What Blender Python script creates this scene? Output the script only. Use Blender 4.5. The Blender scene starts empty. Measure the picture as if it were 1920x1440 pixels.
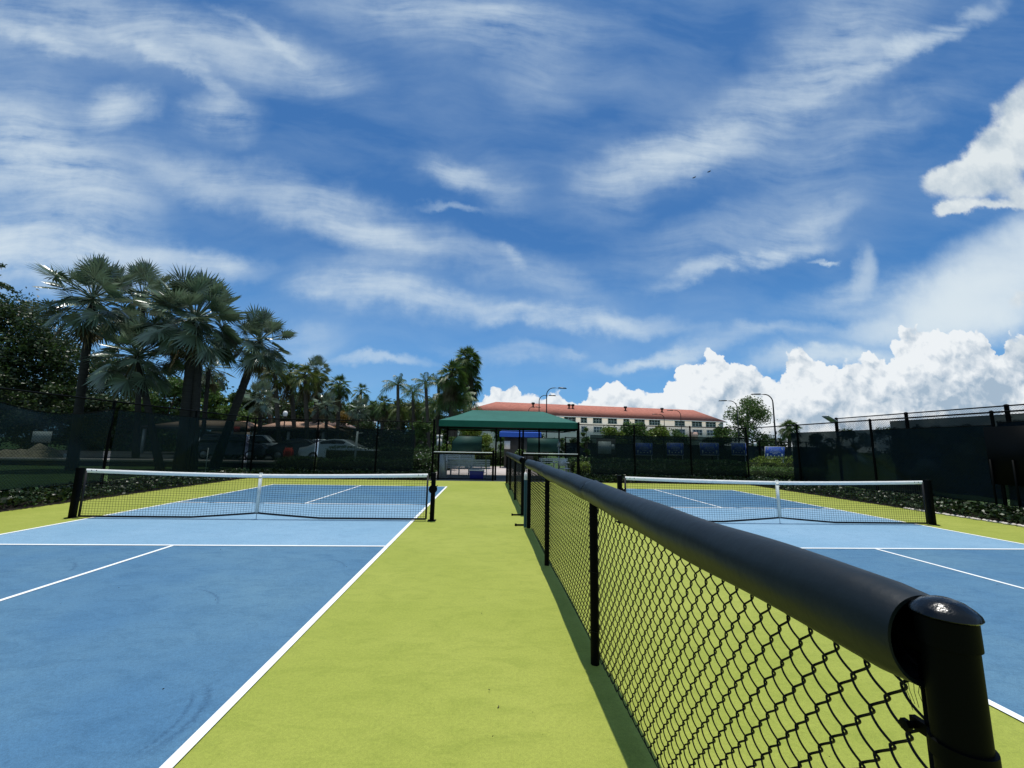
import bpy, math, random
import numpy as np
from mathutils import Vector, Matrix
R = math.radians
S = bpy.context.scene
COL = S.collection
rng = np.random.default_rng(7)
random.seed(7)

# ------------------------------------------------------------------ camera
FPX, PITCH, YAW, ROLL, CAMH = 764.7, 0.149548, 0.055243, 0.018304, 1.5235
def _basis():
    st, ct, sp, cp = math.sin(PITCH), math.cos(PITCH), math.sin(YAW), math.cos(YAW)
    F = Vector((sp*ct, cp*ct, st)); r0 = Vector((cp, -sp, 0)); u0 = Vector((-sp*st, -cp*st, ct))
    c, s = math.cos(ROLL), math.sin(ROLL)
    return F, c*r0+s*u0, -s*r0+c*u0
F_, RT_, UP_ = _basis()
cam = bpy.data.cameras.new("camera"); camo = bpy.data.objects.new("camera", cam); COL.objects.link(camo)
camo.matrix_world = Matrix(((RT_.x, UP_.x, -F_.x, 0), (RT_.y, UP_.y, -F_.y, 0), (RT_.z, UP_.z, -F_.z, CAMH), (0, 0, 0, 1)))
cam.sensor_width = 36; cam.lens = FPX/1920*36; cam.clip_start = .05; cam.clip_end = 3000
S.camera = camo
def ray(px, py): return F_ + RT_*((px-960)/FPX) - UP_*((py-720)/FPX)
def at(px, py, Y):
    v = ray(px, py); q = v*(Y/v.y); return Vector((q.x, q.y, q.z+CAMH))
def gnd(px, py, z=0):
    v = ray(px, py); q = v*((z-CAMH)/v.z); return Vector((q.x, q.y, z))

# ------------------------------------------------------------------ sun and sky
SUN_EL, SUN_AZ = 83.5, 4.0          # azimuth from +Y towards +X
sd = Vector((math.sin(R(SUN_AZ))*math.cos(R(SUN_EL)), math.cos(R(SUN_AZ))*math.cos(R(SUN_EL)), math.sin(R(SUN_EL))))
sl = bpy.data.lights.new("sun", 'SUN'); sl.energy = 4.0; sl.angle = R(0.53); sl.color = (1, .965, .9)
so = bpy.data.objects.new("sun", sl); COL.objects.link(so)
so.rotation_euler = sd.to_track_quat('Z', 'Y').to_euler()
S.view_settings.view_transform = 'Standard'; S.view_settings.look = 'None'
S.view_settings.gamma = 1; S.view_settings.exposure = 0; S.view_settings.use_curve_mapping = False

W = bpy.data.worlds.new("World"); S.world = W; W.use_nodes = True
nt = W.node_tree; nt.nodes.clear(); N = nt.nodes; Lk = nt.links
def nn(t, **k):
    n = N.new(t)
    for a, b in k.items(): setattr(n, a, b)
    return n
def setin(s, v):
    if isinstance(v, bpy.types.NodeSocket): Lk.new(v, s)
    else: s.default_value = v
def M(op, a, b=None, c=None, clamp=False):
    n = nn('ShaderNodeMath', operation=op, use_clamp=clamp); setin(n.inputs[0], a)
    if b is not None: setin(n.inputs[1], b)
    if c is not None: setin(n.inputs[2], c)
    return n.outputs[0]
def mixc(f, a, b):
    n = nn('ShaderNodeMix', data_type='RGBA'); setin(n.inputs[0], f); setin(n.inputs[6], a); setin(n.inputs[7], b)
    return n.outputs[2]
def smooth(x, a, b, lo=0., hi=1., kind='SMOOTHSTEP'):
    n = nn('ShaderNodeMapRange', interpolation_type=kind); n.clamp = True if kind == 'LINEAR' else n.clamp
    setin(n.inputs[0], x); n.inputs[1].default_value = a; n.inputs[2].default_value = b
    n.inputs[3].default_value = lo; n.inputs[4].default_value = hi
    return n.outputs[0]
sky = nn('ShaderNodeTexSky'); sky.sky_type = 'NISHITA'; sky.sun_disc = False
sky.sun_elevation = R(SUN_EL); sky.sun_rotation = R(SUN_AZ); sky.air_density = 1.0; sky.dust_density = .3; sky.ozone_density = 2.5
tc = nn('ShaderNodeTexCoord'); sp = nn('ShaderNodeSeparateXYZ'); Lk.new(tc.outputs['Generated'], sp.inputs[0])
yy = M('MAXIMUM', sp.outputs[1], .12)
U = M('DIVIDE', sp.outputs[0], yy); V = M('DIVIDE', sp.outputs[2], yy)
cu = nn('ShaderNodeCombineXYZ'); setin(cu.inputs[0], U); setin(cu.inputs[1], V); UV = cu.outputs[0]
def uvpx(px, py):
    v = ray(px, py); return Vector((v.x/v.y, v.z/v.y))
def noise(vec, scale, detail=6, rough=.55, dist=0., dim='3D', off=(0, 0, 0), rot=0., scl=(1, 1, 1), lac=2.0):
    mp = nn('ShaderNodeMapping'); setin(mp.inputs[0], vec); mp.inputs[1].default_value = off
    mp.inputs[2].default_value = (0, 0, rot); mp.inputs[3].default_value = scl
    n = nn('ShaderNodeTexNoise', noise_dimensions=dim); setin(n.inputs['Vector'], mp.outputs[0])
    n.inputs['Scale'].default_value = scale; n.inputs['Detail'].default_value = detail
    n.inputs['Roughness'].default_value = rough; n.inputs['Distortion'].default_value = dist
    n.inputs['Lacunarity'].default_value = lac
    return n
def vadd(a, b):
    n = nn('ShaderNodeVectorMath', operation='ADD'); setin(n.inputs[0], a); setin(n.inputs[1], b); return n.outputs[0]
def vscale(a, s):
    n = nn('ShaderNodeVectorMath', operation='SCALE'); setin(n.inputs[0], a); n.inputs['Scale'].default_value = s; return n.outputs[0]
def vsub(a, b):
    n = nn('ShaderNodeVectorMath', operation='SUBTRACT'); setin(n.inputs[0], a); setin(n.inputs[1], b); return n.outputs[0]
# gentle domain warp for the blobs, so that no cloud has a clean ellipse for an outline
w1 = noise(UV, 2.2, 2, .5); warp = vscale(vsub(w1.outputs['Color'], (.5, .5, .5)), .16)
w2 = noise(UV, 7., 6, .62, off=(3, 1, 0)); warp2 = vscale(vsub(w2.outputs['Color'], (.5, .5, .5)), .11)
UVW = vadd(vadd(UV, warp), warp2); UVS = vadd(UV, vscale(warp, 1.2))
def blob(vec, px, py, rx, ry, ang, st, p=1.0):
    c = uvpx(px, py); a = R(ang)
    e1 = uvpx(px+rx*math.cos(a), py+rx*math.sin(a))-c; e2 = uvpx(px-ry*math.sin(a), py+ry*math.cos(a))-c
    mp = nn('ShaderNodeMapping', vector_type='TEXTURE'); setin(mp.inputs[0], vec)
    mp.inputs[1].default_value = (c.x, c.y, 0); mp.inputs[2].default_value = (0, 0, math.atan2(e1.y, e1.x))
    mp.inputs[3].default_value = (e1.length, e2.length, 1)
    ln = nn('ShaderNodeVectorMath', operation='LENGTH'); Lk.new(mp.outputs[0], ln.inputs[0])
    return smooth(ln.outputs['Value'], 1.25, .0, 0., st)
def blobs(vec, L):
    acc = None
    for b in L:
        m = blob(vec, *b)
        acc = m if acc is None else M('ADD', acc, m)
    return acc
LA = [(330,120,150,16,28,.7),(90,60,160,18,20,.6),(500,60,120,14,30,.5),(60,250,330,170,25,.55),(120,30,420,80,8,.75),(420,95,260,62,12,.6),(600,120,160,50,35,.4),(235,205,62,62,20,1.2),(415,215,85,62,10,.85),
      (80,320,260,100,28,1.15),(30,465,350,80,8,1.7),(250,500,230,45,5,.55),(410,492,110,32,10,1.0),(360,350,120,40,20,.5),(600,400,330,62,17,.85),(700,455,230,35,14,.6),
      (850,322,85,34,18,1.1),(950,350,75,55,20,.5),(850,392,70,10,3,.6),
      (700,548,180,55,8,.6),(860,572,300,30,6,.75),(1100,600,210,24,5,1.0),(1010,525,170,40,22,.5),(960,490,40,16,35,.55),(640,530,90,30,-10,.35),
      (720,678,95,12,2,.9),(590,645,90,45,-12,.5),(960,660,160,22,3,.45),(1075,660,30,12,0,.6),(780,20,420,90,20,.55),(960,30,250,60,5,.5),(720,500,120,20,5,.35)]
LB = [(1260,285,180,58,-16,1.05),(1450,200,330,90,-28,.62),(1570,70,200,110,-35,.55),(1740,72,200,26,-27,.95),(1600,260,250,60,-22,.4),(1400,430,330,70,-20,.4),
      (1400,494,190,20,-14,1.1),(1500,440,160,38,-25,.6),(1130,340,90,100,-60,.25),(1600,560,150,38,-10,.7),
      (1545,487,36,6,-6,1.1),(1230,672,130,14,-6,.9),(1320,650,120,24,-14,.5),(1500,625,220,16,2,.4),(1560,668,150,34,-3,1.1),(1000,170,70,90,-65,.25)]
# streaky cirrus textures in two wind directions
def cirrus(L, rot, off):
    m = blobs(UVW, L)
    st = noise(UVS, 2.0, 13, .60, .12, rot=rot, scl=(1., 6.5, 1.), off=off).outputs[0]
    fi = noise(UVS, 9, 10, .66, .2, rot=rot, scl=(1., 4.2, 1.), off=off).outputs[0]
    pf = noise(UV, 5, 10, .64, .0, off=off).outputs[0]
    t = M('ADD', M('MULTIPLY', st, .50), M('ADD', M('MULTIPLY', fi, .14), M('MULTIPLY', pf, .36)))
    t = smooth(t, .37, .65, .12, 1.5, 'LINEAR')
    return M('MULTIPLY', m, t)
ca = cirrus(LA, R(19), (0, 0, 0)); cb = cirrus(LB, R(-24), (5, 2, 0))
bgv = noise(UVS, 1.5, 12, .60, .15, off=(9, 4, 0), rot=R(8), scl=(1, 3.0, 1)).outputs[0]
veil = M('MULTIPLY', smooth(bgv, .42, .74, 0, .24, 'LINEAR'), 1.0)
LC = [(1930,500,260,100,-24,2.2),(1790,570,190,52,-14,1.5),(1900,590,170,46,-6,1.2),(1622,508,26,56,22,.8),(1660,610,120,26,-12,.6),(1560,665,150,22,-4,.9),(1480,690,110,20,0,.5)]
soft = noise(UVS, 3.0, 9, .5, 0, rot=R(-18), scl=(1, 2.6, 1), off=(8, 8, 0)).outputs[0]
cc = M('MULTIPLY', blobs(UVW, LC), smooth(soft, .3, .7, .55, 1.3, 'LINEAR'))
behind = smooth(sp.outputs[1], .10, -.25, 0, 1)      # unseen white sky added behind the camera to brighten surfaces facing it
ci = M('ADD', M('ADD', M('ADD', M('ADD', ca, cb), cc), veil), M('MULTIPLY', behind, .45))
ci = M('SUBTRACT', 1.0, M('POWER', 2.718, M('MULTIPLY', ci, -1.15)))
# cumulus wall low over the horizon: skyline profile + billows
prof = [(-1.6,-.02),(-.4,-.02),(860,775),(900,738),(935,728),(955,712),(985,712),(1012,745),(1050,728),(1088,758),(1108,722),(1150,712),(1185,735),(1205,706),(1232,735),(1247,700),(1290,690),(1300,690),(1322,652),(1345,655),(1372,668),(1402,690),(1440,688),(1480,668),(1530,660),(1580,665),(1640,668),(1665,655),(1692,622),(1722,610),(1760,604),(1800,600),(1848,602),(1862,640),(1885,640),(1925,618),(2100,590)]
pts = []
for a, b in prof:
    if abs(a) < 10: pts.append((a, b))
    else: q = uvpx(a, b); pts.append((q.x, q.y))
fc = nn('ShaderNodeFloatCurve'); cm = fc.mapping; cv = cm.curves[0]
cm.clip_min_x = -2; cm.clip_max_x = 2; cm.clip_min_y = -1; cm.clip_max_y = 2; cm.use_clip = False
cv.points[0].location = pts[0]; cv.points[1].location = (2.0, pts[-1][1])
for q in pts[1:]: cv.points.new(*q)
cm.update()
bw = noise(UV, 17, 9, .62, off=(2, 7, 0)); bwv = vscale(vsub(bw.outputs['Color'], (.5, .5, .5)), .062)
UVB = vadd(UV, bwv)
sb = nn('ShaderNodeSeparateXYZ'); Lk.new(UVB, sb.inputs[0])
setin(fc.inputs['Value'], sb.outputs[0])
def billow(vec):
    def vor(scale, off):
        mp = nn('ShaderNodeMapping'); setin(mp.inputs[0], vec); mp.inputs[1].default_value = off
        v = nn('ShaderNodeTexVoronoi', voronoi_dimensions='2D', feature='SMOOTH_F1'); setin(v.inputs['Vector'], mp.outputs[0])
        v.inputs['Scale'].default_value = scale; v.inputs['Smoothness'].default_value = .35
        if 'Detail' in v.inputs: v.inputs['Detail'].default_value = 0
        return v.outputs['Distance']
    a = M('MULTIPLY', vor(11, (0, 0, 0)), 1.0); b = M('MULTIPLY', vor(26, (3, 1, 0)), .45); c = M('MULTIPLY', vor(60, (1, 5, 0)), .18)
    return M('SUBTRACT', 1.0, M('ADD', a, M('ADD', b, c)))
bl = billow(UVB)
LX, LY = -.006, .016
bl2 = billow(vadd(UVB, (LX, LY, 0)))
dens = M('ADD', M('SUBTRACT', fc.outputs[0], sb.outputs[1]), M('MULTIPLY', M('SUBTRACT', bl, .45), .08))
wallm = smooth(dens, -.002, .008)
# the tall cumulus at the right edge
CR = [(1925,230,190,80,-52,1.3),(1850,310,130,52,-34,1.1),(1760,335,62,36,-18,.9),(1782,392,46,18,-12,1.1),(1860,386,60,12,4,.7),(1925,375,60,40,10,1.0),(1925,650,60,40,0,.8),(1915,560,40,26,-40,.8)]
UVC = vadd(vadd(UV, vscale(bwv, .9)), vscale(warp, .08))
crn = noise(UV, 7, 13, .64, .1, off=(4, 4, 0)).outputs[0]
crd = M('ADD', blobs(UVC, CR), M('MULTIPLY', M('SUBTRACT', crn, .5), .9))
crm = smooth(crd, .28, .88)
# light and shade inside the cloud: slope of the billows towards the sun, grey below
UVD = vadd(UV, vscale(bwv, .5))
def fb(vec, sc, off, d=8): return noise(vec, sc, d, .56, off=off).outputs[0]
def relief(sc, k, off, d=8): return M('MULTIPLY', M('SUBTRACT', fb(UVD, sc, off, d), fb(vadd(UVD, (-.45*k, k, 0)), sc, off, d)), 1.0)
r1 = relief(4.5, .055, (1, 1, 0)); r2 = relief(11, .022, (6, 2, 0))
r3 = relief(26, .010, (2, 9, 0))
rel = M('ADD', M('MULTIPLY', r1, 2.2), M('ADD', M('ADD', M('MULTIPLY', r2, 2.6), M('MULTIPLY', r3, .9)), M('MULTIPLY', M('SUBTRACT', bl, bl2), 1.2)))
depth = smooth(dens, 0., .16, 0., 1., 'LINEAR')
right = smooth(sb.outputs[0], .3, 1.15, .30, .66, 'LINEAR')
big = fb(UVD, 3.6, (7, 3, 0), 5)
shade = M('ADD', M('SUBTRACT', .98, M('MULTIPLY', depth, right)), M('ADD', rel, M('MULTIPLY', M('SUBTRACT', big, .5), 1.3)))
shade = M('MINIMUM', M('MAXIMUM', shade, 0.0), 1.0)
cwall = mixc(shade, (3.7, 4.8, 6.0, 1), (8.5, 8.9, 9.2, 1))
relc = M('ADD', .80, M('ADD', M('MULTIPLY', r1, 3.2), M('ADD', M('MULTIPLY', r2, .6), M('MULTIPLY', M('SUBTRACT', big, .5), .9))), clamp=True)
ccr = mixc(relc, (3.6, 4.7, 5.9, 1), (7.4, 8.0, 8.3, 1))
# clear sky: the Nishita colour, deepened
gm = nn('ShaderNodeGamma'); Lk.new(sky.outputs[0], gm.inputs[0]); gm.inputs[1].default_value = 1.0
tint = nn('ShaderNodeMix', data_type='RGBA', blend_type='MULTIPLY'); tint.inputs[0].default_value = 1
Lk.new(gm.outputs[0], tint.inputs[6]); tint.inputs[7].default_value = (.40, .78, 1.08, 1)
hz = smooth(V, 0., .50, .55, 0., 'LINEAR')
base = mixc(hz, tint.outputs[2], (1.9, 4.2, 8.0, 1))
ccol = mixc(ci, (4.4, 6.1, 7.7, 1), (7.3, 8.2, 8.7, 1))
c1 = mixc(M('MULTIPLY', ci, .95), base, ccol)
c2 = mixc(wallm, c1, cwall)
c3 = mixc(crm, c2, ccr)
bg = nn('ShaderNodeBackground'); Lk.new(c3, bg.inputs[0]); bg.inputs[1].default_value = .1
wo = nn('ShaderNodeOutputWorld'); Lk.new(bg.outputs[0], wo.inputs[0])
try: W.cycles.sampling_method = 'MANUAL'; W.cycles.sample_map_resolution = 512
except Exception: pass

# ------------------------------------------------------------------ materials
def newmat(name):
    m = bpy.data.materials.new(name); m.use_nodes = True; t = m.node_tree; t.nodes.clear(); return m, t
def mat(name, col, rough=.6, spec=.5, var=.0, vscale_=3., bump=0., bscale=40., metal=0., island=0., trans=0., coat=0., stretch=(1, 1, 1)):
    m, t = newmat(name); n = t.nodes; l = t.links
    o = n.new('ShaderNodeOutputMaterial'); b = n.new('ShaderNodeBsdfPrincipled')
    b.inputs['Roughness'].default_value = rough; b.inputs['Metallic'].default_value = metal
    b.inputs['Specular IOR Level'].default_value = spec; b.inputs['Base Color'].default_value = (*col, 1)
    if coat: b.inputs['Coat Weight'].default_value = coat
    g = n.new('ShaderNodeNewGeometry')
    cs = None
    if var > 0 or island > 0:
        src = []
        hv = n.new('ShaderNodeHueSaturation'); hv.inputs['Color'].default_value = (*col, 1)
        mp = n.new('ShaderNodeMapping'); mp.inputs[3].default_value = stretch; l.new(g.outputs['Position'], mp.inputs[0])
        nz = n.new('ShaderNodeTexNoise'); nz.inputs['Scale'].default_value = vscale_; nz.inputs['Detail'].default_value = 7; nz.inputs['Roughness'].default_value = .6
        l.new(mp.outputs[0], nz.inputs['Vector'])
        mr = n.new('ShaderNodeMapRange'); l.new(nz.outputs[0], mr.inputs[0]); mr.inputs[1].default_value = .3; mr.inputs[2].default_value = .7
        mr.inputs[3].default_value = 1-var; mr.inputs[4].default_value = 1+var
        val = mr.outputs[0]
        if island > 0:
            mi = n.new('ShaderNodeMapRange'); l.new(g.outputs['Random Per Island'], mi.inputs[0]); mi.inputs[3].default_value = 1-island; mi.inputs[4].default_value = 1+island
            mu = n.new('ShaderNodeMath'); mu.operation = 'MULTIPLY'; l.new(val, mu.inputs[0]); l.new(mi.outputs[0], mu.inputs[1]); val = mu.outputs[0]
            mh = n.new('ShaderNodeMapRange'); l.new(g.outputs['Random Per Island'], mh.inputs[0]); mh.inputs[3].default_value = .485; mh.inputs[4].default_value = .515
            l.new(mh.outputs[0], hv.inputs['Hue'])
        l.new(val, hv.inputs['Value']); l.new(hv.outputs[0], b.inputs['Base Color']); cs = hv.outputs[0]
    if bump > 0:
        nb = n.new('ShaderNodeTexNoise'); nb.inputs['Scale'].default_value = bscale; nb.inputs['Detail'].default_value = 5; l.new(g.outputs['Position'], nb.inputs['Vector'])
        bp = n.new('ShaderNodeBump'); bp.inputs['Strength'].default_value = bump; bp.inputs['Distance'].default_value = .02
        l.new(nb.outputs[0], bp.inputs['Height']); l.new(bp.outputs[0], b.inputs['Normal'])
    if trans > 0:
        tr = n.new('ShaderNodeBsdfTranslucent'); mx = n.new('ShaderNodeMixShader'); mx.inputs[0].default_value = trans
        if cs: l.new(cs, tr.inputs[0])
        else: tr.inputs[0].default_value = (*col, 1)
        l.new(b.outputs[0], mx.inputs[1]); l.new(tr.outputs[0], mx.inputs[2]); l.new(mx.outputs[0], o.inputs[0])
    else: l.new(b.outputs[0], o.inputs[0])
    return m
def paint_mat(name, col, dark, warm, arcs=()):
    """acrylic court paint: sandy grain, worn patches, broom-like streaks and scuffs"""
    m, t = newmat(name); n = t.nodes; l = t.links
    o = n.new('ShaderNodeOutputMaterial'); b = n.new('ShaderNodeBsdfPrincipled'); l.new(b.outputs[0], o.inputs[0])
    b.inputs['Roughness'].default_value = .78; b.inputs['Specular IOR Level'].default_value = .3
    g = n.new('ShaderNodeNewGeometry')
    def nz(scale, det, rough, stretch=(1, 1, 1), rot=0, dist=0):
        mp = n.new('ShaderNodeMapping'); mp.inputs[3].default_value = stretch; mp.inputs[2].default_value = (0, 0, rot); l.new(g.outputs['Position'], mp.inputs[0])
        q = n.new('ShaderNodeTexNoise'); q.inputs['Scale'].default_value = scale; q.inputs['Detail'].default_value = det; q.inputs['Roughness'].default_value = rough
        q.inputs['Distortion'].default_value = dist; l.new(mp.outputs[0], q.inputs['Vector']); return q.outputs[0]
    def mr(x, a, b_, lo, hi):
        q = n.new('ShaderNodeMapRange'); l.new(x, q.inputs[0]); q.inputs[1].default_value = a; q.inputs[2].default_value = b_; q.inputs[3].default_value = lo; q.inputs[4].default_value = hi; return q.outputs[0]
    def mx(f, a, c):
        q = n.new('ShaderNodeMix'); q.data_type = 'RGBA'
        for s, v in ((q.inputs[0], f), (q.inputs[6], a), (q.inputs[7], c)):
            if isinstance(v, bpy.types.NodeSocket): l.new(v, s)
            else: s.default_value = v
        return q.outputs[2]
    c0 = mx(mr(nz(.55, 6, .55), .35, .65, 0, 1), (*col, 1), (*warm, 1))
    c1 = mx(mr(nz(3.0, 11, .72, (1, 2.0, 1), R(24), .9), .46, .74, 0, .55), c0, (*dark, 1))
    c2 = mx(mr(nz(1.3, 12, .76, (1, 3.5, 1), R(-12), 1.8), .60, .72, 0, .55), c1, (*dark, 1))
    if arcs:
        for (ax, ay, ar, aw, a0, a1) in arcs:
            sep = n.new('ShaderNodeMapping'); sep.inputs[1].default_value = (-ax, -ay, 0); l.new(g.outputs['Position'], sep.inputs[0])
            ln = n.new('ShaderNodeVectorMath'); ln.operation = 'LENGTH'; l.new(sep.outputs[0], ln.inputs[0])
            sx = n.new('ShaderNodeSeparateXYZ'); l.new(sep.outputs[0], sx.inputs[0]); at2 = n.new('ShaderNodeMath'); at2.operation = 'ARCTAN2'; l.new(sx.outputs[1], at2.inputs[0]); l.new(sx.outputs[0], at2.inputs[1])
            def op(o_, a_, b_):
                q = n.new('ShaderNodeMath'); q.operation = o_
                for sck, v in ((q.inputs[0], a_), (q.inputs[1], b_)):
                    if isinstance(v, bpy.types.NodeSocket): l.new(v, sck)
                    else: sck.default_value = v
                return q.outputs[0]
            dd = op('ABSOLUTE', op('SUBTRACT', op('ADD', ln.outputs['Value'], op('MULTIPLY', nz(14, 5, .7), aw*1.5)), ar), 0)
            band = mr(dd, 0, aw, 1, 0); an = op('ABSOLUTE', op('SUBTRACT', at2.outputs[0], (a0+a1)/2), 0); lim = mr(an, (a1-a0)*.3, (a1-a0)*.5, 1, 0)
            c2 = mx(op('MULTIPLY', op('MULTIPLY', band, lim), mr(nz(45, 6, .75), .38, .62, .05, .8)), c2, (col[0]*.35, col[1]*.42, col[2]*.5, 1))
    gr = nz(190, 4, .8); gr2 = nz(48, 7, .8)
    hv = n.new('ShaderNodeHueSaturation'); l.new(c2, hv.inputs['Color'])
    ad = n.new('ShaderNodeMath'); ad.operation = 'MULTIPLY'; l.new(mr(gr, .3, .7, .72, 1.28), ad.inputs[0]); l.new(mr(gr2, .3, .7, .82, 1.18), ad.inputs[1])
    l.new(ad.outputs[0], hv.inputs['Value']); l.new(hv.outputs[0], b.inputs['Base Color'])
    hs = n.new('ShaderNodeMath'); hs.operation = 'ADD'; l.new(gr, hs.inputs[0]); l.new(nz(9, 6, .7), hs.inputs[1])
    bp = n.new('ShaderNodeBump'); bp.inputs['Strength'].default_value = .35; bp.inputs['Distance'].default_value = .004; l.new(hs.outputs[0], bp.inputs['Height']); l.new(bp.outputs[0], b.inputs['Normal'])
    return m
def screen_mat(name, col, tr):
    m, t = newmat(name); n = t.nodes; l = t.links
    o = n.new('ShaderNodeOutputMaterial'); b = n.new('ShaderNodeBsdfPrincipled'); b.inputs['Base Color'].default_value = (*col, 1); b.inputs['Roughness'].default_value = .55
    b.inputs['Specular IOR Level'].default_value = .15
    g = n.new('ShaderNodeNewGeometry'); nz = n.new('ShaderNodeTexNoise'); nz.inputs['Scale'].default_value = 1.1; nz.inputs['Detail'].default_value = 5; l.new(g.outputs['Position'], nz.inputs['Vector'])
    mr = n.new('ShaderNodeMapRange'); l.new(nz.outputs[0], mr.inputs[0]); mr.inputs[1].default_value = .3; mr.inputs[2].default_value = .7; mr.inputs[3].default_value = tr*.75; mr.inputs[4].default_value = tr*1.25
    tb = n.new('ShaderNodeBsdfTransparent'); tb.inputs[0].default_value = (.8, 1, .95, 1); mx = n.new('ShaderNodeMixShader'); l.new(mr.outputs[0], mx.inputs[0])
    l.new(b.outputs[0], mx.inputs[1]); l.new(tb.outputs[0], mx.inputs[2]); l.new(mx.outputs[0], o.inputs[0]); return m
MT = {}
MT['green'] = paint_mat('court_green', (.268,.308,.044), (.175,.222,.024), (.315,.346,.060))
MT['blue'] = paint_mat('court_blue', (.058,.158,.275), (.026,.092,.178), (.092,.200,.292), [(-2.1, 2.55, .55, .035, -.6, .9), (-2.25, 2.5, .62, .02, -.4, .7), (-2.4, 2.2, .35, .03, 3.3-6.28, 4.4-6.28), (-3.2, 3.9, .8, .02, .4, 1.3), (-4.6, 3.2, .5, .03, -2.6, -1.4), (4.9, 3.6, .7, .03, 1.2, 2.4), (-2.2, 5.3, .5, .02, .2, 1.4), (-5.4, 5.0, .7, .03, .3, 1.1)])
MT['kitchen'] = paint_mat('court_light_blue', (.175,.320,.445), (.13,.25,.37), (.215,.36,.485))
MT['line'] = mat('line_paint', (.82,.84,.82), .7, .3, .05, 8, .2, 200)
MT['asphalt'] = mat('asphalt', (.05,.055,.06), .85, .3, .25, 1.5, .3, 60)
MT['concrete'] = mat('concrete', (.50,.44,.40), .85, .3, .12, 2, .2, 50)
MT['slab'] = mat('dark_slab', (.13,.135,.14), .85, .3, .2, 3, .2, 50)
MT['grassg'] = mat('grass_ground', (.045,.085,.02), .9, .2, .4, 1.2, .6, 30)
MT['soil'] = mat('soil', (.03,.025,.018), .95, .2, .3, 6, .5, 30)
MT['black'] = mat('black_vinyl_coat', (.0012,.0018,.0018), .55, .06)
MT['blackm'] = mat('black_wire', (.0025,.003,.003), .5, .2)
MT['pad'] = mat('rail_padding', (.003,.007,.009), .46, .34, .25, 2.5, .22, 9)
MT['capm'] = mat('post_cap', (.003,.004,.005), .22, .35, bump=.15, bscale=60)
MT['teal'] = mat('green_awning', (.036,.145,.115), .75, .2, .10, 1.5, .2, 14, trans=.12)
MT['teal_shaded'] = mat('shaded_awning_green', (.012,.10,.072), .75, .2, .10, 2)  # awning green darkened: the valance's shade is put into its colour
MT['blueaw'] = mat('blue_awning', (.04,.13,.55), .7, .3, .08, 2)
MT['screen'] = screen_mat('windscreen_mesh', (.0014,.0095,.0110), .15)
MT['screend'] = screen_mat('windscreen_dense', (.0010,.0090,.0140), .05)
MT['tape'] = mat('net_tape', (.88,.88,.86), .6, .3, .05, 5, .3, 20)
MT['netc'] = mat('net_cord', (.012,.012,.014), .6, .3)
MT['strap'] = mat('centre_strap', (.72,.74,.70), .6, .3, .06, 9)
MT['white'] = mat('white_paint', (.75,.75,.73), .5, .4, .08, 4)
MT['alu'] = mat('grey_aluminium', (.36,.40,.42), .45, .5, .1, 5, metal=.3)
MT['coolb'] = mat('cooler_blue', (.012,.018,.22), .35, .5)
MT['rooft'] = mat('red_roof_tile', (.40,.150,.105), .85, .2, .22, 1.2, .8, 5, stretch=(1, 1, 4))
MT['wall'] = mat('cream_stucco', (.68,.64,.56), .9, .2, .06, .4)
MT['glass'] = mat('window_glass', (.09,.12,.14), .2, .6)
MT['frame'] = mat('window_frame', (.7,.7,.68), .6, .3)
MT['tan'] = mat('tan_roof', (.40,.25,.17), .85, .2, .1, 2)
MT['pink'] = mat('pink_roof', (.62,.42,.34), .85, .2, .1, 2)
MT['shadewall'] = mat('dark_wall', (.10,.10,.09), .9, .2, .2, 1)
MT['lamp'] = mat('lamp_black', (.008,.008,.008), .4, .4)
MT['globe'] = mat('lantern_globe', (.8,.8,.78), .4, .4)
MT['bark'] = mat('palm_bark', (.075,.065,.05), .9, .2, .35, 5, .8, 14, stretch=(1, 1, 5))
MT['barkd'] = mat('dark_palm_bark', (.030,.028,.024), .9, .2, .35, 4, .8, 12, stretch=(1, 1, 4))
MT['barkt'] = mat('tree_bark', (.07,.055,.04), .9, .2, .3, 6, .7, 16)
MT['bis'] = mat('silver_palm_leaf', (.13,.18,.115), .30, .9, .20, 1.2, island=.35, trans=.18)
MT['fan'] = mat('fan_palm_leaf', (.072,.125,.024), .45, .5, .25, 1.2, island=.4, trans=.28)
MT['fany'] = mat('yellowish_palm_leaf', (.095,.125,.024), .5, .4, .25, 1.2, island=.4, trans=.28)
MT['dead'] = mat('dead_frond', (.11,.095,.045), .8, .3, .3, 2, island=.35)
MT['pin'] = mat('feather_palm_leaf', (.065,.12,.025), .45, .5, .25, 1.2, island=.4, trans=.28)
MT['leafd'] = mat('dark_tree_leaf', (.035,.062,.014), .45, .5, .35, .8, island=.45, trans=.30)
MT['leafm'] = mat('mid_tree_leaf', (.082,.145,.028), .5, .4, .3, .8, island=.4, trans=.30)
MT['leafb'] = mat('light_tree_leaf', (.10,.155,.04), .5, .4, .25, .8, island=.4, trans=.35)
MT['leafl'] = mat('bright_leaf', (.16,.22,.03), .5, .4, .25, 1.5, island=.35, trans=.3)
MT['leafo'] = mat('orange_leaf', (.24,.16,.03), .5, .4, .25, 1.5, island=.4, trans=.3)
MT['ivy'] = mat('ivy_leaf', (.022,.042,.011), .42, .35, .3, 3, island=.6, trans=.1)
MT['hedge'] = mat('hedge_leaf', (.055,.11,.018), .45, .5, .3, 2, island=.45, trans=.25)
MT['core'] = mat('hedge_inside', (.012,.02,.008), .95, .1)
MT['petal'] = mat('white_petal', (.6,.58,.55), .6, .3, island=.2)
MT['carsil'] = mat('silver_car_paint', (.72,.74,.76), .22, .6, metal=.4, coat=.6)
MT['carwh'] = mat('white_car_paint', (.75,.75,.75), .25, .6, coat=.6)
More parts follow.
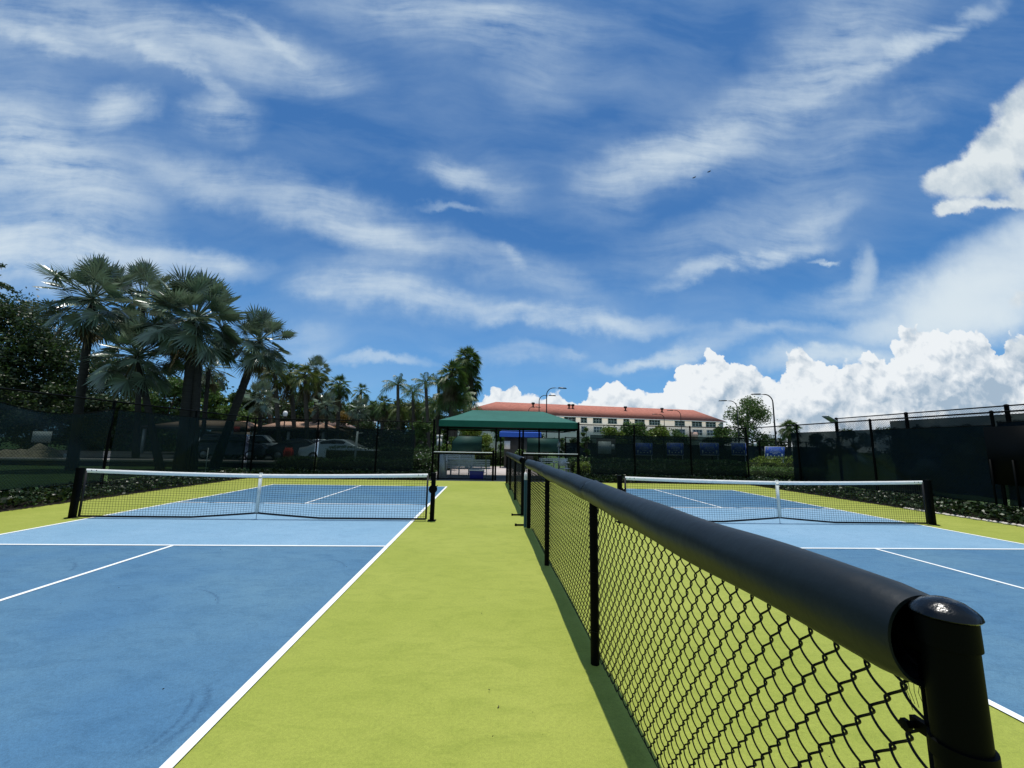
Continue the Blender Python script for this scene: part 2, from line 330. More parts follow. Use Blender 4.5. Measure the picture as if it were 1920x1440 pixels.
MT['cardk'] = mat('dark_car_paint', (.02,.025,.04), .2, .6, coat=.6)
MT['cargl'] = mat('car_glass', (.01,.012,.015), .08, .7)
MT['tyre'] = mat('tyre_rubber', (.012,.012,.012), .8, .3)
MT['rim'] = mat('wheel_rim', (.35,.36,.37), .3, .5, metal=.7)
MT['cone'] = mat('cone_orange', (.55,.05,.02), .6, .3)
MT['redp'] = mat('red_board', (.45,.03,.02), .6, .3)
MT['mulch'] = mat('pale_mulch', (.30,.24,.17), .95, .2, .35, 6, .9, 12)
MT['signb'] = mat('sign_blue', (.03,.09,.42), .5, .4, .06, 6)
MT['pebble'] = mat('pebble', (.55,.50,.44), .8, .3, .2, 8)
MT['rope'] = mat('frayed_thread', (.02,.025,.02), .9, .2)
MT['teal2'] = mat('blue_green_post', (.02,.075,.10), .5, .4)
MT['bird'] = mat('bird_feather', (.015,.014,.013), .8, .2)

# ------------------------------------------------------------------ mesh tools
class MB:
    def __init__(s): s.V = []; s.Q = []; s.P = []; s.n = 0
    def quads(s, V, F):
        V = np.asarray(V, float).reshape(-1, 3); s.V.append(V); s.Q.append(np.asarray(F, int).reshape(-1, 4)+s.n); s.n += len(V)
    def poly(s, V, F):
        V = np.asarray(V, float).reshape(-1, 3); s.V.append(V); s.P += [[i+s.n for i in f] for f in F]; s.n += len(V)
    def box(s, c, d, rz=0, M4=None):
        x, y, z = d[0]/2, d[1]/2, d[2]/2
        P = np.array([(-x,-y,-z),(x,-y,-z),(x,y,-z),(-x,y,-z),(-x,-y,z),(x,-y,z),(x,y,z),(-x,y,z)])
        if rz: cc, ss = math.cos(rz), math.sin(rz); P = np.stack([P[:,0]*cc-P[:,1]*ss, P[:,0]*ss+P[:,1]*cc, P[:,2]], 1)
        if M4 is not None: P = np.array([tuple(M4 @ Vector(p)) for p in P])
        s.quads(P+np.array(c), [(0,3,2,1),(4,5,6,7),(0,1,5,4),(1,2,6,5),(2,3,7,6),(3,0,4,7)]); return s
    def tube(s, path, rad, sides=8, cap=True, up=None):
        P = np.asarray(path, float); n = len(P); rad = np.broadcast_to(np.asarray(rad, float), (n,))
        T = np.gradient(P, axis=0); T /= np.linalg.norm(T, axis=1)[:, None]+1e-12
        ref = np.array(up if up is not None else ((0, 0, 1.) if abs(T[0, 2]) < .9 else (1., 0, 0)))
        A = np.cross(T, ref); A /= np.linalg.norm(A, axis=1)[:, None]+1e-12; B = np.cross(A, T)
        th = np.arange(sides)/sides*2*math.pi + math.pi/sides
        V = P[:, None]+rad[:, None, None]*(np.cos(th)[None, :, None]*A[:, None]+np.sin(th)[None, :, None]*B[:, None])
        i = np.arange(n-1)[:, None]*sides; j = np.arange(sides)[None]; k = (j+1) % sides
        F = np.stack([i+j, i+k, i+sides+k, i+sides+j], -1).reshape(-1, 4)
        base = s.n; s.quads(V.reshape(-1, 3), F)
        if cap: s.P += [[base+q for q in range(sides)][::-1], [base+(n-1)*sides+q for q in range(sides)]]
        return s
    def lathe(s, prof, c=(0, 0, 0), sides=20, axis='z'):
        th = np.arange(sides)/sides*2*math.pi; V = []
        for r, z in prof:
            for t in th:
                q = (r*math.cos(t), r*math.sin(t), z)
                if axis == 'x': q = (z, r*math.cos(t), r*math.sin(t))
                if axis == 'y': q = (r*math.cos(t), z, r*math.sin(t))
                V.append((q[0]+c[0], q[1]+c[1], q[2]+c[2]))
        n = len(prof); F = [(i*sides+j, i*sides+(j+1) % sides, (i+1)*sides+(j+1) % sides, (i+1)*sides+j) for i in range(n-1) for j in range(sides)]
        s.quads(V, F); return s
    def prism(s, pts, y0, y1, plane='xz'):
        n = len(pts); V = [((a, y0, b) if plane == 'xz' else (a, b, y0)) for a, b in pts]+[((a, y1, b) if plane == 'xz' else (a, b, y1)) for a, b in pts]
        s.poly(V, [list(range(n)), list(range(n, 2*n))[::-1]]+[[i, i+n, (i+1) % n+n, (i+1) % n] for i in range(n)]); return s
    def build(s, name, m, parent=None, loc=None, smooth=False, kind=None, label=None, cat=None, group=None, bevel=0):
        V = np.concatenate(s.V) if s.V else np.zeros((0, 3)); Q = np.concatenate(s.Q) if s.Q else np.zeros((0, 4), int)
        me = bpy.data.meshes.new(name)
        lens = np.concatenate([np.full(len(Q), 4), np.array([len(p) for p in s.P], int)]).astype(int)
        loops = np.concatenate([Q.ravel(), np.array([i for p in s.P for i in p], int)]).astype(int)
        me.vertices.add(len(V)); me.vertices.foreach_set('co', V.ravel())
        me.loops.add(len(loops)); me.loops.foreach_set('vertex_index', loops)
        me.polygons.add(len(lens)); me.polygons.foreach_set('loop_start', np.concatenate([[0], np.cumsum(lens)[:-1]]).astype(int)); me.polygons.foreach_set('loop_total', lens)
        if smooth: me.polygons.foreach_set('use_smooth', np.ones(len(lens), bool))
        me.update(calc_edges=True); me.validate()
        me.materials.append(m if not isinstance(m, str) else MT[m])
        o = bpy.data.objects.new(name, me); COL.objects.link(o)
        if parent: o.parent = parent
        if loc is not None: o.location = loc
        if smooth:
            try: me.set_sharp_from_angle(angle=R(50))
            except Exception: pass
        if bevel:
            b = o.modifiers.new('bevel', 'BEVEL'); b.width = bevel; b.segments = 2; b.limit_method = 'ANGLE'
        tag(o, label, cat, group, kind); return o
def tag(o, label=None, cat=None, group=None, kind=None):
    for k, v in (('label', label), ('category', cat), ('group', group), ('kind', kind)):
        if v: o[k] = v
    return o
def thing(name, label, cat, loc=(0, 0, 0), rz=0, group=None):
    o = bpy.data.objects.new(name, None); COL.objects.link(o); o.location = loc; o.rotation_euler = (0, 0, rz); o.empty_display_size = .2
    return tag(o, label, cat, group)
def dup(o, loc=None, rz=None, label=None, parent=None, top=True):
    c = o.copy(); COL.objects.link(c)
    if parent: c.parent = parent
    if loc is not None: c.location = loc
    if rz is not None: c.rotation_euler = (0, 0, rz)
    if label: c['label'] = label
    for ch in list(o.children): dup(ch, parent=c)
    return c
def rect(x0, x1, y0, y1, z): return [(x0, y0, z), (x1, y0, z), (x1, y1, z), (x0, y1, z)]

# ------------------------------------------------------------------ ground and courts
HW = 6.096/2
LX1 = -1.4608; LX0 = LX1-6.096; LC = LX1-HW           # court on the left
RX0 = 3.1368; RX1 = RX0+6.096; RC = RX0+HW            # court on the right
NY = 8.592; KD = 2.134; BD = 6.706
XL, XR, YB = -9.85, 11.5, 17.78
b = MB(); b.quads(rect(-900, 900, -300, 1500, -.03), [(0, 1, 2, 3)]); b.build('ground', 'grassg', kind='structure')
b = MB(); b.quads(rect(XL, XR, -6, YB, 0), [(0, 1, 2, 3)]); b.build('court_surface', 'green', kind='structure')
LW = .0508
for x0, x1, xc in ((LX0, LX1, LC), (RX0, RX1, RC)):
    b = MB()
    for ya, yb in ((NY-BD, NY-KD), (NY+KD, NY+BD)): b.quads(rect(x0, x1, ya, yb, .004), [(0, 1, 2, 3)])
    b.build('court_paint', 'blue', kind='structure')
    b = MB(); b.quads(rect(x0, x1, NY-KD, NY+KD, .004), [(0, 1, 2, 3)]); b.build('court_kitchen_paint', 'kitchen', kind='structure')
    b = MB(); z = .008
    for x in (x0, x1): b.quads(rect(x-LW*.6, x+LW*.6, NY-BD, NY+BD, z), [(0, 1, 2, 3)])
    for y in (NY-BD, NY-KD, NY+KD, NY+BD): b.quads(rect(x0-LW*.6, x1+LW*.6, y-LW/2, y+LW/2, z+.002), [(0, 1, 2, 3)])
    for a, c in ((NY-BD, NY-KD), (NY+KD, NY+BD)): b.quads(rect(xc-LW/2, xc+LW/2, a, c, z), [(0, 1, 2, 3)])
    b.build('court_lines', 'line', kind='structure')
b = MB(); b.box((.9, 19.45, -.01), (6.9, 3.3, .04)); b.build('patio_slab', 'slab', kind='structure')
b = MB(); b.box((.9, 25.6, -.012), (7.4, 8.8, .04)); b.build('path', 'concrete', kind='structure')
# planting beds round the courts
b = MB(); b.box((XL-.7, 6, .0), (1.4, 26, .05)); b.box((XR+.75, 6, .0), (1.5, 26, .05)); b.box((-6.2, YB+.5, .0), (7.3, 1, .05)); b.box((7.95, YB+.5, .0), (7.1, 1, .05)); b.build('soil_bed', 'soil', kind='structure')
# parking lot on the left, one step up
b = MB(); b.prism([(-70, 24.2), (-26, 24.2), (-18.5, 24.9), (-12, 25.2), (-4.5, 25.2), (-4.5, 44), (-70, 44)], -.2, .27, plane='xy'); b.build('parking_lot', 'asphalt', kind='structure')
b = MB(); b.tube([(-70, 24.1, .31), (-26, 24.1, .31), (-18.5, 24.8, .31), (-12, 25.1, .31), (-4.4, 25.1, .31)], .11, 4); b.build('kerb', 'concrete', kind='structure')

# (grit is scattered further down)
# ------------------------------------------------------------------ foliage tools
def rot_rand(n):
    a = rng.normal(size=(n, 3)); a /= np.linalg.norm(a, axis=1)[:, None]
    r = rng.normal(size=(n, 3)); b = np.cross(a, r); b /= np.linalg.norm(b, axis=1)[:, None]
    return a, b
def leaves(mb, P, size, aspect=.5, upbias=0.):
    n = len(P); a, b = rot_rand(n); a[:, 2] *= (1-upbias); a /= np.linalg.norm(a, axis=1)[:, None]
    b = b-a*(a*b).sum(1)[:, None]; b /= np.linalg.norm(b, axis=1)[:, None]
    s = (size*(.6+.8*rng.random(n)))[:, None]
    V = np.stack([P-a*s*.5, P+b*s*aspect*.5, P+a*s*.5, P-b*s*aspect*.5], 1)
    mb.quads(V.reshape(-1, 3), np.arange(4*n).reshape(-1, 4))
def clump_pts(c, r, n, shell=.55, flat=.8):
    d = rng.normal(size=(n, 3)); d /= np.linalg.norm(d, axis=1)[:, None]
    rad = r*(shell+(1-shell)*rng.random(n))**.7*(1+.25*rng.normal(size=n))
    return np.array(c)+d*rad[:, None]*np.array([1, 1, flat])
def broadleaf(label, base, top, rx, m='leafd', n=5200, leaf=.22, group='broadleaf trees round the courts', clumps=26, trunk_r=.22, low=.28, name='broadleaf_tree', ry=None):
    """tree with trunk, limbs and a crown of leaf clumps; top = height of crown"""
    t = thing(name, label, 'tree', base, 0, group); H = top; ry = (ry or rx)*.7
    tb = MB(); cr = MB(); lean = rng.normal(size=2)*.03*H
    tb.tube([(0, 0, -.1), (lean[0]*.4, lean[1]*.4, H*.25), (lean[0], lean[1], H*.55), (lean[0]*1.3, lean[1]*1.2, H*.85)], [trunk_r, trunk_r*.8, trunk_r*.5, trunk_r*.12], 8)
    C = []
    for i in range(clumps):
        f = rng.random(); z = H*(low+(.98-low)*f); w = math.sin(math.pi*min(1, .18+.75*(z/H-low)/(1-low)))**.7
        a = rng.random()*2*math.pi; q = math.sqrt(rng.random()); r = (.20+.16*rng.random())*min(rx, H*.5)
        c = (lean[0]+math.cos(a)*q*(rx-r*.6)*w, lean[1]+math.sin(a)*q*(ry-r*.6)*w, min(z, H-r*.6)); C.append((c, r))
        if i % 2 == 0: z0 = H*(.25+.35*rng.random()); tb.tube([(lean[0]*z0/H, lean[1]*z0/H, z0), (c[0]*.55, c[1]*.55, z0*.45+c[2]*.55), c], [trunk_r*.38, trunk_r*.22, .02], 5)
    tot = sum(r*r for _, r in C)
    for c, r in C: leaves(cr, clump_pts(c, r, max(20, int(n*r*r/tot))), leaf, .55)
    tb.build('trunk', 'barkt', t, smooth=True); cr.build('crown', m, t); return t
def fan_frond(mb, st, o, az, el, L, rad, nl=22, droop=.25, spread=118, curl=.25, split=.55):
    """costapalmate leaf: petiole then a pleated fan of leaflets"""
    d = np.array([math.cos(az)*math.cos(el), math.sin(az)*math.cos(el), math.sin(el)])
    up = np.array([0, 0, 1.]); P = [np.array(o)+d*L*t-up*droop*L*.5*t*t for t in (0, .33, .66, 1)]
    st.tube(P, [.035, .028, .022, .018], 4, cap=False)
    c = P[-1]; a = P[-1]-P[-2]; a = a-up*curl*.6*np.linalg.norm(a); a /= np.linalg.norm(a)
    s = np.cross(a, up); s /= np.linalg.norm(s)+1e-9
    tw = rng.normal()*.35; nrm = np.cross(s, a); s = s*math.cos(tw)+nrm*math.sin(tw); nrm = np.cross(s, a)
    be = np.linspace(-R(spread), R(spread), nl)+rng.normal(size=nl)*.02; db = 2*R(spread)/nl
    rr = rad*(1-.22*np.abs(be)/R(spread))*(1+.06*rng.normal(size=nl))
    D = np.cos(be)[:, None]*a+np.sin(be)[:, None]*s+nrm*.22*np.cos(be*.5)[:, None]
    Ds = -np.sin(be)[:, None]*a+np.cos(be)[:, None]*s
    mid = c+D*(rr*split)[:, None]-up*(droop*.10*rad)
    tip = c+D*rr[:, None]-up[None]*(droop*(.42+.3*rng.random(nl))*rad)[:, None]
    w = (rr*split*math.tan(db*.5))[:, None]; pl = nrm*(.03*rad)
    V = np.stack([np.broadcast_to(c, mid.shape), mid+Ds*w+pl, tip, mid-Ds*w-pl], 1)
    mb.quads(V.reshape(-1, 3), np.arange(4*nl).reshape(-1, 4))
def feather_frond(mb, st, o, az, el, L, nl=26, droop=.9, leaflet=.55, hang=.35):
    d = np.array([math.cos(az)*math.cos(el), math.sin(az)*math.cos(el), math.sin(el)]); up = np.array([0, 0, 1.])
    ts = np.linspace(0, 1, 9); P = np.array([np.array(o)+d*L*t-up*droop*L*.5*t**2.2 for t in ts])
    st.tube(P, np.linspace(.035, .008, 9), 4, cap=False)
    tt = np.linspace(.14, 1, nl); C = np.stack([np.interp(tt, ts, P[:, i]) for i in range(3)], 1)
    T = np.gradient(C, axis=0); T /= np.linalg.norm(T, axis=1)[:, None]
    Sx = np.cross(T, up); Sx /= np.linalg.norm(Sx, axis=1)[:, None]+1e-9; Nn = np.cross(Sx, T)
    ll = leaflet*np.sin(np.pi*np.clip(tt*.86+.12, 0, 1))**.6*(1+.1*rng.normal(size=nl))
    for sg in (-1, 1):
        D = Sx*sg*.85+T*.5+Nn*(.15*rng.normal(size=nl))[:, None]; D /= np.linalg.norm(D, axis=1)[:, None]
        mid = C+D*(ll*.5)[:, None]-up*(hang*.12*ll)[:, None]; tip = C+D*ll[:, None]-up*(hang*ll)[:, None]
        wv = T*(.06*L/nl*10)
        V = np.stack([C, mid+wv*.5, tip, mid-wv*.5], 1); mb.quads(V.reshape(-1, 3), np.arange(4*nl).reshape(-1, 4))
def palm(kind, label, base, top, R_, group, nf=34, tr=.16, m=None, skirt=0, nl=24, name=None, bend=0., twin=0.):
    """base/top = trunk foot and crown centre; R_ = crown radius"""
    base = Vector(base); top = Vector(top); t = thing(name or {'bis': 'silver_fan_palm', 'fan': 'fan_palm', 'pin': 'feather_palm'}[kind], label, 'palm tree', base, 0, group)
    tp = top-base; tb = MB(); n = 56 if kind == 'bis' else 30; path = []; rad = []
    for i in range(n+1):
        f = i/n; path.append((tp.x*f+bend*math.sin(f*math.pi), tp.y*f, tp.z*f-.1*(f == 0))); rad.append(tr*(1.25-.3*min(1, f*4) if f < .25 else .95-.12*f)*(1+(.05 if i % 2 else -.03)+.02*rng.normal()))
    tb.tube(path, rad, 10); tb.build('trunk', 'barkd' if kind == 'bis' else 'bark', t, smooth=True)
    if twin: tb = MB(); tb.tube([(x_+twin-twin*.7*(i_/n)**1.5, y_+.15, z_) for i_, (x_, y_, z_) in enumerate(path)], [q_*.8 for q_ in rad], 10); tb.build('trunk', 'barkd', t, smooth=True)
    cr = MB(); st = MB(); ds = MB(); o = (tp.x, tp.y, tp.z)
    for i in range(nf):
        az = i*2.39996+rng.normal()*.2; f = (i+.5)/nf
        if kind == 'bis':
            el = R(84-138*f**.95+rng.normal()*10); L = R_*(.48+.20*rng.random()); rd = R_*(.37+.08*rng.random())
            fan_frond(cr, st, o, az, el, L, rd, nl, droop=.06+.42*f*f, spread=136, curl=.05+.9*f*f, split=.50)
        elif kind == 'fan':
            el = R(80-130*f+rng.normal()*8); L = R_*(.5+.12*rng.random()); rd = R_*(.52+.1*rng.random())
            fan_frond(cr, st, o, az, el, L, rd, nl, droop=.35+.75*f, spread=100, curl=.3+.6*f, split=.34)
        else:
            el = R(72-82*f+rng.normal()*6); feather_frond(cr, st, o, az, el, R_*(1.15+.15*rng.random()), nl, droop=.60+.75*f, leaflet=R_*.30, hang=.5+.6*f)
    for i in range(5 if kind == 'bis' else 0): fan_frond(ds, ds, o, rng.random()*6.28, R(-50-25*rng.random()), R_*.5, R_*.36, 16, droop=.8, spread=95, curl=.9, split=.35)
    for i in range(skirt):
        az = rng.random()*6.28; zz = rng.random()*R_*.9
        fan_frond(ds, ds, (o[0], o[1], o[2]-zz), az, R(-35-45*rng.random()), R_*.4, R_*.5, 12, droop=1.1, spread=70, curl=.8, split=.35)
    cr.build('crown', m or kind, t); st.build('leaf_stalks', m or kind, t)
    if skirt or kind == 'bis': ds.build('dead_skirt', 'dead', t)
    return t

# ------------------------------------------------------------------ chain link
def wires(mb, p0, p1, z0, z1, pitch=.05, d=.0035, off=0.):
    """flat diamond mesh of straight wires between two ground points"""
    p0 = Vector(p0); p1 = Vector(p1); u = (p1-p0); L = u.length; u.normalize(); H = z1-z0
    nrm = Vector((-u.y, u.x, 0)); Vs = []; s = pitch*math.sqrt(2)
    for sg in (1, -1):
        k0 = -int(H/s)-1
        for k in range(k0, int(L/s)+int(H/s)+2):
            a = k*s
            if sg == 1: t0 = max(0, -a); t1 = min(H, L-a); q = lambda t: (a+t, z0+t)
            else: a2 = a; t0 = max(0, a2-L); t1 = min(H, a2); q = lambda t: (a2-t, z0+t)
            if t1-t0 < .02: continue
            A = q(t0); B = q(t1); pa = p0+u*A[0]; pb = p0+u*B[0]; o = nrm*(off+sg*d*.5); w = (u*d*.5*sg*.7, d*.5*.7)
            for side in ((pa.x+o.x, pa.y+o.y, A[1], pb.x+o.x, pb.y+o.y, B[1]),):
                ax, ay, az_, bx, by, bz = side; wx, wy = w[0].x, w[0].y
                n2 = nrm*d*.5
                Vs.append([(ax-wx, ay-wy, az_+w[1]), (ax+wx, ay+wy, az_-w[1]), (bx+wx, by+wy, bz-w[1]), (bx-wx, by-wy, bz+w[1])])
                Vs.append([(ax-n2.x, ay-n2.y, az_), (ax+n2.x, ay+n2.y, az_), (bx+n2.x, by+n2.y, bz), (bx-n2.x, by-n2.y, bz)])
    V = np.array(Vs).reshape(-1, 3); mb.quads(V, np.arange(len(V)).reshape(-1, 4))
def knit(mb, y0, y1, x, z0, z1, w=.04, h=.045, r=.0019, seg=10, sides=5, sag=None):
    """woven chain link as real interlocking flattened spirals along Y"""
    nw = int(round((y1-y0)/w)); nh = int((z1-z0)/h)
    ph = np.linspace(0, nh*math.pi, nh*seg+1)
    for i in range(nw):
        p = ph+i*math.pi; c = np.cos(p); tri = 2/math.pi*np.arcsin(c*.995); yv = y0+(i+.5)*w+(.5*w+r*2.3)*(.78*tri+.22*c)*(1+.03*rng.normal())
        xv = x+.0085*np.sin(p)+.009*math.sin(i*.07)*math.sin(i*.019+1); z = z0+.004*math.sin(i*.05)+ph/math.pi*h+.0012*rng.normal()
        mb.tube(np.stack([xv, yv, z], 1), r, sides, cap=False, up=(1, .01, 0))
def cap_prof(r): return [(0, .020), (r*.35, .0185), (r*.7, .0135), (r*.98, .005), (r*1.12, -.001), (r*1.16, -.006), (r*1.1, -.009), (r*.9, -.010)]

# padded divider fence between the two courts: two runs with a walk-through gap
FX = .80
def divider(name, label, ys, pad0, pad1, near):
    t = thing(name, label, 'fence', (FX, ys[0], 0), 0, 'padded divider fences between the courts')
    y0 = ys[0]
    for i, y in enumerate(ys):
        end = i in (0, len(ys)-1); r = .037 if end else .031; b = MB(); top = 1.245 if (end and i == 0) else 1.16
        b.lathe([(r, -.02), (r, top)], (0, y-y0, 0), 28)
        p = b.build('end_post' if end else 'post', 'black', t, smooth=True)
        if end and i == 0:
            q = MB(); q.lathe(cap_prof(r*1.08), (0, 0, 1.255), 36); q.build('post_cap', 'capm', p, loc=(0, y-y0, 0), smooth=True); q = MB(); q.lathe([(r*1.09, 1.244), (r*1.10, 1.20), (r*.98, 1.198)], (0, 0, 0), 36); q.build('cap_collar', 'black', p, loc=(0, y-y0, 0), smooth=True)
            for zz in (1.035, .825, .46, .12):
                q = MB(); q.lathe([(r*.98, zz-.014), (r*1.13, zz-.013), (r*1.13, zz+.013), (r*.98, zz+.014)], (0, 0, 0), 28)
                q.box((-.004, r+.018, zz), (.012, .045, .02)); q.tube([(-.03, r+.03, zz), (.02, r+.03, zz)], .006, 6); q.lathe([(0, -.034), (.010, -.033), (.010, -.024), (0, -.023)], (0, r+.03, zz), 6, 'x')
                q.build('tension_band', 'black', p, loc=(0, y-y0, 0), smooth=True)
            q = MB(); q.box((0, r+.012, .62), (.005, .016, 1.10)); q.build('tension_bar', 'black', p, loc=(0, y-y0, 0))
    b = MB(); b.tube([(0, .02, 1.185), (0, ys[-1]-y0-.02, 1.185)], .021, 14); b.build('top_rail', 'black', t, smooth=True)
    # foam padding over the rail, split in lengths, pinched a little at the posts
    L = pad1-pad0; nseg = max(2, int(round(L/2.42))); cuts = [pad0+L*k/nseg for k in range(nseg+1)]
    for k in range(nseg):
        a, c = cuts[k]+(.004 if k else 0), cuts[k+1]-.004; m = 40; yv = np.linspace(a, c, m); sides = 40; V = []
        for side, rr in ((0, .083), (1, .071)):
            for j, y in enumerate(yv):
                for q in range(sides):
                    th = 2*math.pi*q/sides; e = 0
                    for py in ys[1:]: e += math.exp(-((y-py)/.10)**2)
                    wr = .0055*e*math.sin(th*5+y*55)*(side == 0)*(1 if near else .6)+.0012*math.sin(th*3+y*9)*(side == 0)
                    rad = rr*(1-.05*e*(math.sin(th) < 0))+wr
                    if side == 0 and j in (0, m-1): rad -= .006
                    V.append((rad*math.cos(th)+.004*math.sin(y*3.1), y-y0, 1.185+rad*math.sin(th)*1.02+.005*math.sin(y*2.2)+.002*math.sin(y*7)))
        F = []; n1 = m*sides
        for j in range(m-1):
            for q in range(sides):
                k2 = (q+1) % sides
                F.append((j*sides+q, j*sides+k2, (j+1)*sides+k2, (j+1)*sides+q)); F.append((n1+j*sides+k2, n1+j*sides+q, n1+(j+1)*sides+q, n1+(j+1)*sides+k2))
        for j in (0, m-1):
            for q in range(sides): k2 = (q+1) % sides; F.append((j*sides+q, j*sides+k2, n1+j*sides+k2, n1+j*sides+q))
        pb = MB(); pb.quads(V, F); pb.build('rail_padding', 'pad', t, smooth=True)
    b = MB(); x = .012+.021
    if near:
        knit(b, ys[0]+.045-y0, ys[1]-y0, x, .035, 1.16, r=.0028, seg=14, sides=6)
        knit(b, ys[1]-y0, ys[-1]-.03-y0, x, .035, 1.16, r=.0028, seg=8, sides=4)
    else: knit(b, ys[0]+.04-y0, ys[-1]-.03-y0, x, .035, 1.14, r=.0024, seg=6, sides=3)
    b.build('chain_link', 'blackm', t, smooth=True)
    for py in ys[1:]:
        for zz in (.22, .62, 1.0): q = MB(); q.tube([(.045*math.cos(a_)+.004, py-y0+.038*math.sin(a_), zz+.006*math.sin(2*a_)) for a_ in np.linspace(-2.8, 2.8, 14)], .0022, 4); q.build('tie_wire', 'blackm', t)
    b = MB(); b.tube([(x, .03, .045), (x, ys[-1]-y0-.03, .042)], .0022, 5)
    if near:
        # frayed shade-cloth threads hanging under the open end of the padding
        for k in range(7):
            a = .075+.006*k; b.tube([(x-.01, a, 1.10), (x-.012+.004*math.sin(k), a+.008*math.sin(k*2.1), 1.075), (x-.01, a-.006+.005*math.cos(k*1.7), 1.045+.01*math.sin(k*3))], .0006, 3)
    b.build('tension_wire', 'rope', t)
    return t
divider('divider_fence', 'near run of black chain link fence with fat dark padded rail', [.715, 3.12, 5.53, 7.93], .752, 8.02, True)
divider('divider_fence', 'far run of black padded chain link fence leading to the canopy', [9.34, 11.9, 14.5, 17.1], 9.40, 17.1, False)
# small things at the walk-through gap
t = thing('gap_post', 'short blue green post with pale tip beside the fence gap', 'post', (FX-.055, 8.05, 0))
b = MB(); b.lathe([(0, 0), (.03, 0), (.03, .86), (.028, .87), (0, .87)], sides=16); b.build('shaft', 'teal2', t, smooth=True)
b = MB(); b.lathe([(.03, .871), (.03, .99), (.02, 1.005), (0, 1.008)], sides=16); b.build('tip', 'white', t, smooth=True)
for i, (y, lab) in enumerate(((9.28, 'small dark floor stop at the foot of the far fence run'), (8.12, 'small dark floor stop at the foot of the near fence run'))):
    b = MB(); b.box((-.09, 0, .02), (.2, .035, .025)); b.box((-.18, 0, .02), (.035, .06, .04)); b.build('floor_stop', 'black', loc=(FX-.05, y, 0), label=lab, cat='floor stop', group='floor stops at the fence gap')

# ------------------------------------------------------------------ nets
def net(xc, label, crank):
    t = thing('court_net', label, 'net', (xc, NY, 0), 0, 'pickleball nets'); hw = 3.42; W2 = 3.30
    ztop = lambda x: .865+.055*(abs(x)/W2)**1.6
    zbot = lambda x: max(.035, .125-.085*(abs(x)/1.15)**.9) if abs(x) < 1.6 else .035
    for s in (-1, 1):
        b = MB(); b.box((s*hw, 0, .465), (.082, .10, .93)); p = b.build('net_post', 'black', t, bevel=.008)
        b = MB(); b.box((s*hw, 0, .935), (.094, .112, .012)); b.build('post_cap', 'black', p); b = MB(); b.box((s*hw, 0, .006), (.16, .16, .012)); b.build('base_plate', 'black', p)
        for z in (.15, .35, .55, .75): b = MB(); b.tube([(s*(hw-.06), -.02, z), (s*(hw-.02), -.06, z)], .006, 5); b.build('lacing_hook', 'black', p)
        if s == crank:
            b = MB(); b.lathe([(0, -.012), (.085, -.012), (.085, .03), (.05, .045), (0, .045)], (s*hw+.0, -.05, .62), 20, 'y'); b.tube([(s*hw, -.10, .62), (s*hw+.10, -.12, .70)], .01, 6); b.build('crank_wheel', 'black', p, smooth=True)
    xs = np.linspace(-W2, W2, 61); b = MB()
    for k in range(60):
        x0, x1 = xs[k], xs[k+1]; zt0, zt1 = ztop(x0)+.004, ztop(x1)+.004
        b.quads([(x0, -.008, zt0), (x1, -.008, zt1), (x1, -.009, zt1-.072), (x0, -.009, zt0-.072), (x0, .008, zt0), (x1, .008, zt1), (x1, .009, zt1-.072), (x0, .009, zt0-.072)], [(0, 3, 2, 1), (4, 5, 6, 7), (0, 1, 5, 4), (3, 7, 6, 2)])
    tp = b.build('headband', 'tape', t)
    for s in (-1, 1):
        for q in (.10, .19): b = MB(); b.lathe([(0, -.011), (.010, -.011), (.010, -.0095)], (s*(W2-q), 0, ztop(W2)-.026), 10, 'y'); b.build('rivet', 'black', tp)
    b = MB(); c = .052; nv = int(2*W2/c); r = .0027
    for i in range(nv+1):
        x = -W2+i*2*W2/nv; zt = ztop(x)-.05; zb = zbot(x)
        b.tube([(x, .004*math.sin(i*.7), zt), (x+.004*math.sin(i), .01*math.sin(i*.23), (zt+zb)/2), (x, .015*math.sin(i*.11), zb)], r, 3, cap=False)
    for j in range(1, 18):
        f = j/18; pth = [(x, .010*math.sin(x*4+j)*f, (ztop(x)-.055)*(1-f)+zbot(x)*f) for x in np.linspace(-W2, W2, 50)]; b.tube(pth, r, 3, cap=False)
    b.build('netting', 'netc', t)
    b = MB()
    for k in range(60):
        x0, x1 = xs[k], xs[k+1]; a, c2 = zbot(x0), zbot(x1)
        b.quads([(x0, -.012, a-.02), (x1, -.012, c2-.02), (x1, -.012, c2+.012), (x0, -.012, a+.012)], [(0, 1, 2, 3)])
        b.quads([(x0, .012, a-.02), (x1, .012, c2-.02), (x1, .012, c2+.012), (x0, .012, a+.012)], [(0, 1, 2, 3)])
    for s in (-1, 1): b.box((s*W2, 0, .46), (.035, .02, .86))
    b.build('net_hem', 'netc', t)
    b = MB(); b.box((0, -.0, .50), (.052, .034, .745)); b.box((0, 0, .883), (.056, .04, .012)); s_ = b.build('centre_strap', 'strap', t)
    b = MB(); b.tube([(0, 0, .13), (0, 0, .0)], .006, 5); b.build('anchor_cord', 'alu', s_); b = MB(); b.box((0, -.019, .80), (.056, .008, .03)); b.build('strap_buckle', 'alu', s_)
net(LC, 'pickleball net with white tape across the court left of the fence', 1)
net(RC, 'pickleball net with white tape across the court right of the fence', -1)

